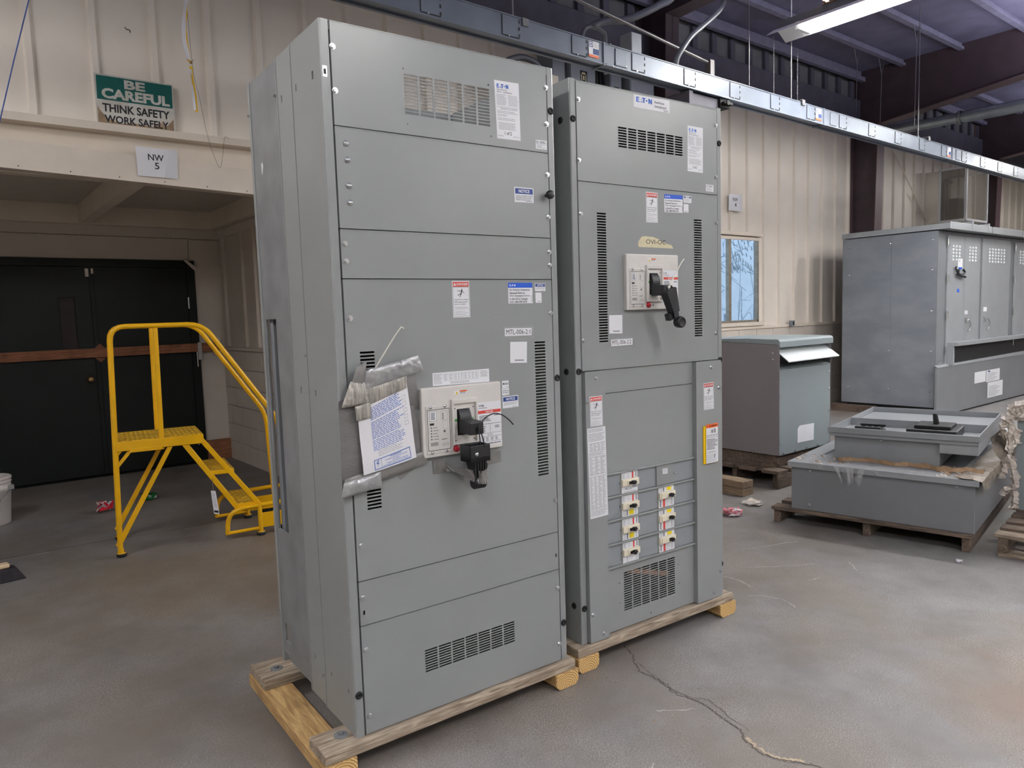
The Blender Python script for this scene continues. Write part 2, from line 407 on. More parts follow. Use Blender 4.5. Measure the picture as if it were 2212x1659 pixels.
# ================================================================ strip lights
def strip_light(x, y0, y1, z, label, group=None):
    t = thing('strip_light', label, 'light', (x, (y0+y1)/2, z), group=group, base=(x, (y0+y1)/2, z))
    b = MB(); pr = [(-.16,-.035),(-.11,-.005),(-.04,.035),(.04,.035),(.11,-.005),(.16,-.035)]
    for (a, c) in zip(pr, pr[1:]):
        p = [(x+a[0],y0,z+a[1]),(x+c[0],y0,z+c[1]),(x+c[0],y0,z+c[1]+.004),(x+a[0],y0,z+a[1]+.004)]
        b.prism(p, (0,y1-y0,0))
    b.build('hood', M['hood'], t)
    MB().box(x-.045,x+.045,y0+.05,y1-.05,z+.04,z+.1).build('ballast_channel', M['tank'], t, .004)
    for s in (-.06, .06):
        MB().cyl((x+s,y0+.16,z-.022),(x+s,y1-.3,z-.022),.019,14).build('tube', M['tubeglow'], t)
    for yy in (y0+.13, y1-.27):
        MB().box(x-.1,x+.1,yy-.02,yy+.02,z-.05,z+.02).build('lamp_holder', M['hood'], t, .004)
    U = bpy.data.lights.new('ceiling_fill', 'AREA'); U.shape = 'RECTANGLE'; U.size = .3; U.size_y = y1-y0-.3  # added fill for the ceiling, not a lamp of the fixture
    U.energy = HAZE_UP; U.color = (.86, .88, 1)
    uo = bpy.data.objects.new('ceiling_fill', U); COL.objects.link(uo); uo.parent = t; uo.location = (0, 0, .115); uo.rotation_euler = (PI, 0, 0)
    return t
strip_light(5.42, -.6, 1.84, 4.0, 'lit fluorescent strip light with white hood hanging above the busway')
for (x, yc) in ((-2.7,.9),(7.6,-.95),(1.5,-3.4),(5.4,-4.2),(9.7,-.2),(9.7,-4.2),(14.2,0.6),(14.2,-4.2),(-2.6,-3.6),(1.5,-7.6),(5.4,-7.6),(-2.6,-7.6)):  # unseen fixtures, some added to brighten the cabinet side and right wall
    strip_light(x, yc-1.22, yc+1.22, 4.0, 'unseen lit fluorescent strip light hanging nearer than the framed part of the room', 'strip lights over the near aisle')

# ================================================================ the room shell
YW, ZC = 3.65, 5.0
X0, X1, Y0 = -8., 21., -12.
struct(MB().box(X0,X1,Y0,6.4,-.1,0).build('floor', M['floor']))
struct(MB().box(X0,X1,Y0,4.0,ZC,ZC+.1).build('ceiling', M['ceil']))
struct(MB().box(X0-.1,X0,Y0,4.,0,ZC).build('wall_left', M['beige']))
struct(MB().box(X1,X1+.1,Y0,4.,0,ZC).build('wall_right', M['beige']))
struct(MB().box(X0,X1,Y0-.1,Y0,0,ZC).build('wall_front', M['beige']))

def ribbed(b, x0, x1, z0, z1, y=YW, pitch=.38, first=.045):
    """metal wall liner: flat pans with a raised standing rib, as one folded sheet"""
    k0 = math.ceil((x0-first)/pitch); xs = [(x0, 0)]
    k = k0
    while first+k*pitch < x1:
        c = first+k*pitch
        for dx, d in ((-.032,0),(-.022,.034),(.014,.034),(.03,.0)):
            if x0 < c+dx < x1: xs.append((c+dx, d))
        k += 1
    xs.append((x1, 0))
    for (a, da), (c, dc) in zip(xs, xs[1:]):
        b.quad((a,y-da,z0),(c,y-dc,z0),(c,y-dc,z1),(a,y-da,z1))
    b.box(x0,x1,y+.005,y+.06,z0,z1)
WX0, WX1, WZ0, WZ1 = 6.45, 7.91, 1.29, 2.43
w = MB()
ribbed(w, X0, 1.62, 2.86, 4.6); ribbed(w, 1.62, WX0, 1.2, 4.6); ribbed(w, WX0, WX1, WZ1, 4.6); ribbed(w, WX1, X1, 1.2, 4.6); ribbed(w, WX0, WX1, 1.2, WZ0)
w.box(X0, -2.45, YW, YW+.06, 0, 2.86); w.box(X0, X1, YW+.01, YW+.12, 4.6, ZC)
struct(w.build('wall_back', M['beige']))
# concrete block wainscot under the liner, with mortar courses
wb_ = MB()
for r in range(6):
    z0, z1 = r*.2, r*.2+.194
    x = 1.62-(.2 if r % 2 else 0)
    while x < X1:
        a = max(x, 1.62); c = min(x+.394, X1)
        if c-a > .03: wb_.box(a, c, YW-.035, YW+.05, z0, z1)
        x += .4
wb_.box(1.62, X1, YW-.029, YW+.1, 0, 1.2)
struct(wb_.build('wall_wainscot', M['cream'], None, .003))
struct(MB().box(1.62,X1,YW-.05,YW+.02,1.195,1.235).build('trim_wainscot', M['beigetrim'], None, .006))
# eave: dark band, row of grey panels between dark posts, eave strut
struct(MB().box(1.9,X1,YW-.13,YW,4.28,4.58).build('trim_eave_band', M['girt'], None, .01))
struct(MB().box(1.9,X1,YW-.07,YW,4.12,4.2).build('trim_girt', M['girt'], None, .01))
struct(MB().box(1.9,X1,YW-.012,YW,4.5,ZC).build('trim_eave_panel', M['eavelight']))
b = MB(); k = 6
while .045+k*.38 < X1: b.box(.045+k*.38-.045,.045+k*.38+.045,YW-.06,YW-.012,4.58,4.86); k += 1
struct(b.build('trim_eave_post', M['girt']))
struct(MB().box(1.9,X1,YW-.2,YW-.12,4.84,4.9).box(1.9,X1,YW-.135,YW-.12,4.84,5.).build('trim_eave_strut', M['purlin']))
for i, y in enumerate((2.9, 2.13, 1.36, .59, -.4, -1.6, -3, -4.5)):
    struct(MB().box(X0,X1,y-.035,y+.035,4.915,4.93).box(X0,X1,y-.006,y+.006,4.93,ZC).box(X0,X1,y-.035,y-.02,4.93,4.95).build('trim_%d' % (i+1), M['purlin']))
# rigid frames: tapered column at the wall and the rafter that runs in from it
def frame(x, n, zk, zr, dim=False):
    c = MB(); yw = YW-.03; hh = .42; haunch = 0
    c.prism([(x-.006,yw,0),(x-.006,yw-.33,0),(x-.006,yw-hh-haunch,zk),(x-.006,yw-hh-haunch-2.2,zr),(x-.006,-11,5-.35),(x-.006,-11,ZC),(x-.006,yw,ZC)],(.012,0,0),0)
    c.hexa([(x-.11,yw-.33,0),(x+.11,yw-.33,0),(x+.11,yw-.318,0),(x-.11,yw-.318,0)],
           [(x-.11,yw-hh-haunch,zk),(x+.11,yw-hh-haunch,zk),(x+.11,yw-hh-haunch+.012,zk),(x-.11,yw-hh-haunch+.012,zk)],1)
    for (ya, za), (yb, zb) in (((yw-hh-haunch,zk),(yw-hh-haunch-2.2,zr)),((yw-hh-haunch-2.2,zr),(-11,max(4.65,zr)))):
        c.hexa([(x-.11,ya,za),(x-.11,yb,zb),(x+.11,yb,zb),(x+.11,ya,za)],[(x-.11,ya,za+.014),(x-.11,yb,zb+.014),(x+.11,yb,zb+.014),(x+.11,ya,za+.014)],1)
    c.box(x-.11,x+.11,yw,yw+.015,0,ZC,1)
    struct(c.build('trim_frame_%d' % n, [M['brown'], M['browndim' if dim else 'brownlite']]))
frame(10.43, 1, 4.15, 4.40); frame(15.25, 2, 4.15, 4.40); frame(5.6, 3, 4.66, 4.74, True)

# ---- window with its frame and what stands outside
wn = struct(MB().box(WX0,WX1,YW-.01,YW+.05,WZ0,WZ0+.03).box(WX0,WX1,YW-.01,YW+.05,WZ1-.03,WZ1).box(WX1-.035,WX1,YW-.01,YW+.05,WZ0,WZ1)
    .box(WX0,WX0+.03,YW-.01,YW+.05,WZ0,WZ1).build('window_1', M['alum'], None, .003))
MB().box(7.235,7.275,YW-.005,YW+.045,WZ0+.02,WZ1-.02).build('mullion', M['alum'], wn, .003)
MB().box(WX0+.02,7.24,YW+.02,YW+.026,WZ0+.02,WZ1-.02).build('pane', M['glass'], wn)
MB().box(7.27,WX1-.03,YW+.032,YW+.038,WZ0+.02,WZ1-.02).build('pane', M['glass'], wn)
MB().box(7.27,7.3,YW+.0,YW+.04,WZ0+.025,WZ1-.03).build('sash_stile', M['alum'], wn, .003)
struct(MB().box(WX0-.05,WX1+.03,YW-.06,YW+.01,WZ1,WZ1+.05).box(WX0-.02,WX1-.01,YW-.03,YW-.012,WZ1-.055,WZ1-.01).build('trim_window_head', M['beigetrim'], None, .006))
struct(MB().box(WX0-.05,WX1+.05,YW-.07,YW+.01,WZ0-.05,WZ0).build('trim_window_sill', M['beigetrim'], None, .006))
b = MB(); rb = random.Random(5)
for k in range(56):
    x = rb.uniform(8.4, 10.3); z = rb.uniform(1.1, 2.6); y = rb.uniform(4.5, 5.4)
    if rb.random() < .25: p = [(x,y,1.),(x+.06,y,z*.6+.4),(x+rb.uniform(-.15,.2),y,z+.3)]
    else: p = [(x,y,z),(x+rb.uniform(-.2,.2),y+.1,z+rb.uniform(-.1,.25)),(x+rb.uniform(-.4,.4),y,z+rb.uniform(-.2,.4))]
    b.tube(spline(p,4), rb.uniform(.003,.008), 5)
for k in range(110):
    x = rb.uniform(8.8, 9.9); z = rb.uniform(2.1, 2.75); y = rb.uniform(4.6, 5.2)
    b.quad((x,y,z),(x+.03,y+.01,z+.01),(x+.05,y,z-.05),(x+.015,y,z-.07))
b.tube([(9.0,5.,0),(9.05,5.,1.4)],.02,6)
tag(b.build('outdoor_shrub', M['trunk']), 'bare twiggy shrub outside the window', 'shrub')
struct(MB().box(5.5,16,7.5,7.6,0,3.6).build('wall_outdoor', M['outwall']))

# ---- entry alcove
AX0, AX1, AY = -2.45, 1.56, 6.2
struct(MB().box(AX0,AX1+.1,AY,AY+.1,0,2.9).build('wall_alcove_back', M['cream']))
a = MB(); a.box(AX1,AX1+.1,YW,AY,0,2.9)
for r in range(6):                                        # painted block below
    z0 = r*.2; y = YW-.02-(.2 if r % 2 else 0)
    while y < AY:
        p, q = max(y, YW-.02), min(y+.395, AY)
        if q-p > .03: a.box(AX1-.02, AX1, p, q, z0, z0+.196)
        y += .4
for (p, q) in ((5.98,6.05),(5.4,5.45),(5.04,5.1)): a.box(AX1-.03,AX1,p,q,1.24,2.42)
a.box(AX1-.035,AX1,YW,AY,1.2,1.235); a.box(AX1-.02,AX1,YW,AY,2.4,2.5)
struct(a.build('wall_alcove_right', M['cream'], None, .003))
struct(MB().box(AX0-.1,AX0,YW,AY,0,2.9).build('wall_alcove_left', M['cream']))
struct(MB().box(AX0,AX1,YW,AY,2.68,2.8).build('ceiling_alcove', M['cream']))
for i, (p, q, r, s) in enumerate(((AX0,AX1,AY-.1,AY),(AX0,AX1,YW,YW+.1),(AX1-.1,AX1,YW,AY),(.23,.33,YW,AY),(-1.2,-1.1,YW,AY))):
    struct(MB().box(p,q,r,s,2.5+.001*i,2.68).build('trim_soffit_%d' % (i+1), M['beigetrim'], None, .004))
struct(MB().box(AX0,AX1,AY-.03,AY,2.4,2.5).box(AX0,1.238,AY-.022,AY,2.17,2.395).box(1.244,AX1,AY-.018,AY,.22,2.392).build('trim_alcove_board', M['cream'], None, .003))
fz = lambda x, z: z-.03*(x+.55)
h = MB().hexa([(AX0,3.55,fz(AX0,2.51)),(1.9,3.55,fz(1.9,2.51)),(1.9,3.66,fz(1.9,2.51)),(AX0,3.66,fz(AX0,2.51))],
              [(AX0,3.55,fz(AX0,2.69)),(1.9,3.55,fz(1.9,2.69)),(1.9,3.66,fz(1.9,2.69)),(AX0,3.66,fz(AX0,2.69))])
for k in range(14):
    x = -2.2+k*.29; h.cyl((x,3.551,fz(x,2.53)),(x,3.547,fz(x,2.53)),.004,8,1)
struct(h.build('trim_header', [M['beigetrim'], M['ink']], None, .004))
struct(MB().box(AX0,1.9,3.645,3.66,2.6,2.82).build('trim_header_back', M['beigetrim']))
l_ = MB().hexa([(AX0,3.55,2.815),(1.9,3.55,2.815),(1.9,3.66,2.815),(AX0,3.66,2.815)],[(AX0,3.575,2.872),(1.9,3.575,2.872),(1.9,3.66,2.885),(AX0,3.66,2.885)])
for k in range(12):
    x = -1.9+k*.31; l_.cyl((x,3.565,2.845),(x,3.558,2.845),.008,8)
struct(l_.build('trim_ledge', M['beigetrim'], None, .004))
# double door
d = struct(MB().box(-.72,1.28,AY-.06,AY,2.09,2.165).box(1.2,1.28,AY-.06,AY,0,2.1).box(-.72,-.64,AY-.06,AY,0,2.1).build('door_1', M['greendoor'], None, .004))
dl = MB(); dl.slab(FR, -.64, .302, .012, 2.085, AY-.045, AY-.004, [(.012,.146,1.28,1.79)])
lf = dl.build('door_leaf', M['greendoor'], d, .003)
MB().box(.012,.146,AY-.03,AY-.024,1.28,1.79).build('vision_pane', M['pane'], lf)
MB().box(.308,1.2,AY-.045,AY-.004,.012,2.085).build('door_leaf', M['greendoor'], d, .003)
MB().box(.285,.325,AY-.058,AY-.045,.012,2.07).build('astragal', M['greendoor'], d, .003)
MB().lathe([(.03,0),(.03,.006),(.012,.012),(.012,.035),(.027,.045),(.03,.058),(.022,.07),(0,.073)],(.225,AY-.045,.98),(0,-1,0)).build('door_knob', M['brass'], d)
for z in (1.72, .25): MB().cyl((1.2,AY-.055,z-.06),(1.2,AY-.055,z+.06),.01,10).build('hinge', M['zinc'], d)
MB().box(.255,.3,AY-.05,AY-.045,1.99,2.07).box(.305,.325,AY-.062,AY-.058,2.02,2.07).build('contact_sensor', M['cream'], d)
MB().prism([(1.17,AY-.066,2.17),(1.21,AY-.066,2.168),(1.295,AY-.066,2.1),(1.285,AY-.066,2.055)],(0,.004,0)).build('corner_patch', M['cream'], d)
struct(MB().box(-.75,1.3,6.08,AY,0,.006).build('trim_threshold', M['greendoor']))
struct(MB().box(1.29,AX1-.02,AY-.06,AY,0,.22).build('baseboard_alcove', M['redwood'], None, .004))
t = thing('door_bar', 'reddish wooden board barring the dark green double door', 'board', (.3, AY-.09, 1.24), base=(.3, AY-.09, 1.24))
MB().hexa([(-.75,AY-.105,1.19),(1.47,AY-.105,1.2),(1.47,AY-.067,1.2),(-.75,AY-.067,1.19)],[(-.75,AY-.105,1.28),(1.47,AY-.105,1.29),(1.47,AY-.067,1.29),(-.75,AY-.067,1.28)]).build('board', M['redwood'], t, .003)
MB().prism([(.33,AY-.063,1.14),(.23,AY-.063,1.235),(.33,AY-.063,1.33),(.43,AY-.063,1.235)],(0,.012,0)).build('plywood_diamond', M['redwood'], t, .002)
MB().box(1.247,1.287,AY-.112,AY-.105,1.11,1.3).box(1.247,1.287,AY-.11,AY-.06,1.185,1.192).build('steel_bracket', M['zinc'], t, .002)
MB().cyl((1.235,AY-.11,1.04),(1.235,AY-.11,1.2),.007,8).build('drop_pin', M['zinc'], t)
struct(MB().box(1.42,1.5,AY-.07,AY-.018,1.15,1.34).build('trim_bar_stop', M['cream'], None, .003))

# ---- floor joint and cracks
rc = random.Random(3)
def ribbon(name, pts, wd, m, z=.0012, jit=.006):
    P = spline([(x, y, z) for x, y in pts], 8); L = []; R = []
    for i, p in enumerate(P):
        t = (P[min(i+1,len(P)-1)]-P[max(i-1,0)]).normalized(); nn = Vector((-t.y, t.x, 0)); ww = wd*rc.uniform(.35,1.2)
        j = nn*rc.uniform(-jit,jit); L.append(p+nn*ww+j); R.append(p-nn*ww+j)
    b = MB()
    for i in range(len(P)-1): b.quad(R[i],R[i+1],L[i+1],L[i])
    return struct(b.build(name, m))
C1P = [(1.31,.03),(1.27,-.055),(1.195,-.15),(1.184,-.227),(1.182,-.308),(1.151,-.38),(1.161,-.437),(1.17,-.509),(1.153,-.565),(1.141,-.623),(1.124,-.698),(1.087,-.735),(1.065,-.79),(1.061,-.85),(1.079,-.894),(1.111,-.936),(1.133,-.989),(1.15,-1.1),(1.14,-1.3)]
ribbon('trim_crack_1', C1P, .0035, M['crackdark'])
ribbon('trim_crack_2', [(1.23,-.113),(1.208,-.216),(1.17,-.328),(1.175,-.446),(1.205,-.494),(1.178,-.588),(1.139,-.719)], .002, M['crackdark'])
ribbon('trim_crack_3', [(x+.012,y) for x, y in C1P[11:16]], .008, M['cracklite'], .0008)
ribbon('trim_joint_1', [(-3,3.7),(-.75,3.6),(-.25,3.575),(.44,3.5),(1.1,3.6),(1.5,3.63)], .006, M['crackdark'], jit=.002)
ribbon('trim_joint_2', [(-3,3.64),(-.75,3.55),(-.5,3.555)], .006, M['cracklite'], .0008, jit=.002)

for k, pts in enumerate(([(2.55,.25),(2.75,.1),(2.9,.02)],[(2.3,.35),(2.36,.2),(2.32,.05)],[(2.8,.45),(3.2,.3)],[(2.62,-.1),(2.7,-.12)],[(2.95,-.2),(3.05,-.1)],[(1.0,-.42),(1.12,-.5)],[(2.2,.0),(2.28,-.12),(2.24,-.25)],[(.55,-.75),(.75,-.62)])):
    ribbon('trim_scratch_%d' % (k+1), pts, .0028, M['pale'], .0006, .008)

# ================================================================ the two switchboard sections
BE = .045
ZB = .102                    # top of the timber skids
def bolt(b, p, ax=(0,-1,0), r=.0068, washer=.0095, hgt=.006):
    p = Vector(p); a = Vector(ax)
    if washer: b.cyl(p, p+a*.0018, washer, 16, 0)
    b.cyl(p+a*.0018, p+a*(.0018+hgt), r, 6, 0, smooth=False)
    b.cyl(p+a*(.0018+hgt), p+a*(.0025+hgt), r*.7, 12, 0)
def rivet(b, p, r=.010): b.lathe([(r,0),(r,.002),(r*.75,.006),(r*.35,.0085),(0,.009)], p, (0,-1,0), 16)
def plug(b, p, ax=(0,-1,0), r=.013):
    b.lathe([(r,0),(r,.003),(r*.8,.006),(r*.45,.0065),(r*.4,.003),(0,.003)], p, ax, 20)
def grid(u0, u1, w0, w1, nu, nw, gu, fill):
    """rows of louvre slots: nu columns, nw rows"""
    H = []; cu = (u1-u0-gu*(nu-1))/nu; ph = (w1-w0)/nw
    for i in range(nu):
        for j in range(nw):
            a = u0+i*(cu+gu); c = w0+j*ph+(1-fill)*ph*.5
            H.append((round(a,5), round(a+cu,5), round(c,5), round(c+ph*fill,5)))
    return H
class Label:
    """printed sheet on a plane: four corners in sheet space, print laid over it in 0..1 boxes"""
    def __init__(s, TL, TR, BR, BL, y, ax=FR, base=0, th=.0006, curl=None):
        s.c = (TL, TR, BR, BL); s.y = y; s.ax = ax; s.b = MB(); s.lv = 0; s.curl = curl
        s.rect(0,0,1,1,base); 
    def P(s, lv):
        TL, TR, BR, BL = s.c
        def f(x, y):
            u = (BL[0]*(1-x)+BR[0]*x)*(1-y)+(TL[0]*(1-x)+TR[0]*x)*y
            w = (BL[1]*(1-x)+BR[1]*x)*(1-y)+(TL[1]*(1-x)+TR[1]*x)*y
            d = s.y-.0005-.0003*lv
            if s.curl: d -= s.curl(x, y)
            return s.ax(u, w, d)
        return f
    def rect(s, x0, y0, x1, y1, m, lv=None):
        f = s.P(s.lv if lv is None else lv)
        nx = 10 if s.curl else 1; ny = 12 if s.curl else 1
        for i in range(nx):
            for j in range(ny):
                a, c = x0+(x1-x0)*i/nx, x0+(x1-x0)*(i+1)/nx; p, q = y0+(y1-y0)*j/ny, y0+(y1-y0)*(j+1)/ny
                s.b.quad(f(a,p),f(c,p),f(c,q),f(a,q),m)
        return s
    def poly(s, pts, m, lv=1): f = s.P(lv); s.b.poly([f(x,y) for x,y in pts], m); return s
    def text(s, t, x0, y0, x1, y1, m, bold=0., lv=2): s.b.text(t, s.P(lv), x0, y0, x1, y1, m, bold); return s
    def lines(s, x0, y0, x1, y1, n, m, fill=.45, seed=1, lv=1, ragged=.25, words=True):
        """small print too fine to read: rows of short strokes"""
        r = random.Random(seed); f = s.P(lv); ph = (y1-y0)/n
        for j in range(n):
            yb = y0+ph*(j+.5-fill/2); yt = yb+ph*fill; x = x0; xe = x1-(x1-x0)*ragged*r.random()
            while x < xe:
                wd = (x1-x0)*r.uniform(.04,.13) if words else xe-x
                e = min(x+wd, xe); s.b.quad(f(x,yb),f(e,yb),f(e,yt),f(x,yt),m); x = e+(x1-x0)*.018
        return s
    def frame(s, x0, y0, x1, y1, t, m, lv=1, tx=None):
        tx = tx or t
        for q in ((x0,y0,x1,y0+t),(x0,y1-t,x1,y1),(x0,y0,x0+tx,y1),(x1-tx,y0,x1,y1)): s.rect(*q, m, lv)
        return s
    def disc(s, cx, cy, rx, ry, m, lv=2, n=14): return s.poly([(cx+rx*math.cos(2*PI*k/n), cy+ry*math.sin(2*PI*k/n)) for k in range(n)], m, lv)
    def logo(s, x0, y0, x1, y1, m, lv=2):
        W_, H_ = x1-x0, y1-y0
        for pg in ([(0,0),(.075,0),(.075,1),(0,1)],[(.075,0),(.215,0),(.19,.2),(.075,.2)],[(.075,.41),(.175,.41),(.165,.6),(.075,.6)],[(.075,.8),(.2,.8),(.175,1),(.075,1)],
                   [(.27,.03),(.335,.03),(.335,.24),(.285,.24)],[(.355,.03),(.39,.03),(.39,.24),(.345,.24)],[(.315,.42),(.36,.42),(.345,.62),(.325,.62)],
                   [(.365,.78),(.595,.78),(.57,1),(.37,1)],[(.43,0),(.515,0),(.515,.78),(.43,.78)],
                   [(.765,0),(.84,0),(.84,1),(.765,1)],[(.925,0),(1,0),(1,1),(.925,1)],[(.765,1),(.84,1),(1,0),(.925,0)]):
            s.poly([(x0+W_*a, y0+H_*c) for a, c in pg], m, lv)
        s.disc(x0+W_*.655, y0+H_*.5, W_*.055, H_*.17, m, lv)
        return s
    def build(s, name, mats, parent, label=None):
        o = s.b.build(name, mats, parent)
        if label: o['label'] = label
        return o
def danger_label(root, c, y):
    L = Label(*c, y); L.rect(.04,.845,.96,.975,1,1).rect(.04,.83,.96,.84,2,1)
    L.poly([(.07,.872),(.23,.872),(.15,.955)],0,2).text('DANGER',.26,.878,.92,.945,0,.02,3)
    L.frame(.035,.03,.965,.84,.006,2,1,.012)
    # falling figure struck by the bolt
    L.disc(.55,.765,.035,.017,2,2)
    for a, c_, t in (((.55,.745),(.5,.65),.035),((.5,.655),(.3,.6),.02),((.51,.65),(.42,.555),.02),((.54,.735),(.37,.715),.016),((.37,.715),(.3,.75),.014),((.55,.735),(.70,.66),.016)):
        dx, dy = c_[0]-a[0], c_[1]-a[1]; n = math.hypot(dx, dy*2) or 1; ox, oy = -dy*2/n*t, dx/n*t/2
        L.poly([(a[0]+ox,a[1]+oy),(a[0]-ox,a[1]-oy),(c_[0]-ox*.7,c_[1]-oy*.7),(c_[0]+ox*.7,c_[1]+oy*.7)],2,2)
    for k, (s_, x1) in enumerate((('Hazardous voltage.',.92),('Will cause severe',.86),('injury or death.',.76))): L.text(s_,.09,.47-.062*k,x1,.505-.062*k,2,.015)
    for k, (s_, x1) in enumerate((('The line side of main',.86),('is energized when off.',.87))): L.text(s_,.12,.265-.042*k,x1,.29-.042*k,2)
    for k, (s_, x1) in enumerate((('Turn off power at',.7),('utility before working',.86),('inside this section.',.76))): L.text(s_,.12,.155-.042*k,x1,.18-.042*k,2)
    return L.build('danger_label', [M['white'],M['red'],M['ink']], root, 'white danger sticker with red heading and falling figure')
def assistance_label(root, c, y):
    L = Label(*c, y); L.rect(0,.76,1,1,1,1).logo(.06,.83,.3,.92,0,2)
    for k, (s_, x1) in enumerate((('For Factory Assistance,',.9),('Renewal Parts or',.68),('24 hr. Emergency Service',.89),('in the US or Canada',.78),('Call 1-800-498-2678',.75))):
        L.text(s_,.06,.6-.142*k,x1,.7-.142*k,2,.012)
    L.lines(.955,.06,.985,.4,9,2,.5,4,1,0,False)
    return L.build('assistance_label', [M['white'],M['blue'],M['ink']], root, 'white sticker with blue heading and service telephone number')
def nameplate(root, c, y, hand, seed):
    L = Label(*c, y); L.logo(.09,.875,.56,.945,1)
    L.text('Pow-R-Line',.09,.835,.5,.86,2).text('PRL-C   Switchboard',.09,.795,.7,.822,2)
    L.lines(.06,.585,.47,.775,7,3,.28,seed).lines(.54,.585,.96,.775,7,3,.28,seed+1)
    for k in range(7): L.rect(.06,.583+.027*k,.47,.585+.027*k,3,1).rect(.54,.583+.027*k,.96,.585+.027*k,3,1)
    L.rect(.05,.552,.96,.557,3,1).lines(.2,.505,.95,.545,2,3,.4,seed+2).lines(.06,.44,.95,.49,2,3,.35,seed+3,ragged=.5).lines(.06,.39,.95,.43,2,3,.35,seed+4,ragged=.6).lines(.06,.32,.95,.37,2,3,.35,seed+5,ragged=.5)
    L.lines(.1,.16,.95,.29,7,3,.4,seed+6)
    L.text(hand,.33,.075,.62,.135,2,.01).lines(.04,.045,.28,.06,1,3,.6,seed,ragged=0).lines(.68,.045,.95,.06,1,3,.6,seed,ragged=0)
    return L.build('nameplate_label', [M['white'],M['eblue'],M['ink'],M['fine']], root, 'tall white rating sticker, blue logo, handwritten '+hand)
def ul_label(root, c, y, seed):
    L = Label(*c, y); L.disc(.16,.74,.13,.15,1,1).disc(.16,.74,.1,.115,0,2).text('UL',.1,.68,.22,.8,1,0,3)
    L.lines(.36,.62,.95,.9,3,1,.55,seed,ragged=.2).lines(.1,.1,.9,.55,4,1,.3,seed+1,ragged=.5)
    return L.build('listing_label', [M['white'],M['ink']], root)
def notice_label(root, c, y, body, seed):
    L = Label(*c, y); L.rect(.04,.56,.96,.93,1,1).text('NOTICE',.22,.64,.78,.86,0,.025)
    if body:
        for k, s_ in enumerate(body): L.text(s_,.08,.38-.13*k,.94-.06*k,.47-.13*k,2)
    L.lines(.6,.05,.92,.1,1,2,.6,seed,ragged=0)
    return L.build('notice_label', [M['white'],M['navy'],M['ink']], root, 'white sticker with navy notice heading')
def plain_label(root, c, y, word, seed):
    L = Label(*c, y); L.rect(.21,.09,.85,.16,1,1); L.rect(.2,.085,.86,.165,0,2)
    L.lines(.28,.1,.8,.16,1,1,.7,seed,3,.0)
    return L.build('asset_tag', [M['white'],M['ink']], root, 'blank white asset tag')
def tape_label(root, c, y, word, tape):
    T = Label(*tape, y); T.build('clear_tape', [M['cleartape']], root)
    L = Label(*c, y, base=0); L.lv = 2; L.rect(0,0,1,1,0,2).text(word,.05,.2,.94,.84,1,.0,3)
    return L.build('handwritten_tag', [M['paper'],M['ink']], root, 'paper strip handwritten '+word)
def chart_label(root, c, y, seed, cols, rows):
    L = Label(*c, y); r = random.Random(seed)
    for (x0,y0,x1,y1,n) in rows: L.lines(x0,y0,x1,y1,n,1,.38,seed+n,ragged=.3)
    for (x0,y0,x1,y1,nc,nr) in cols:
        L.frame(x0,y0,x1,y1,.004,1,1)
        for i in range(nc):
            a = x0+(x1-x0)*i/nc
            L.rect(a,y0,a+.004,y1,1,1); L.lines(a+.01,y0+.005,x0+(x1-x0)*(i+1)/nc-.01,y1-.005,nr,1,.42,seed+i*7,ragged=.6)
    return L.build('rating_chart_label', [M['white'],M['fine']], root, 'white chart sticker of small print')
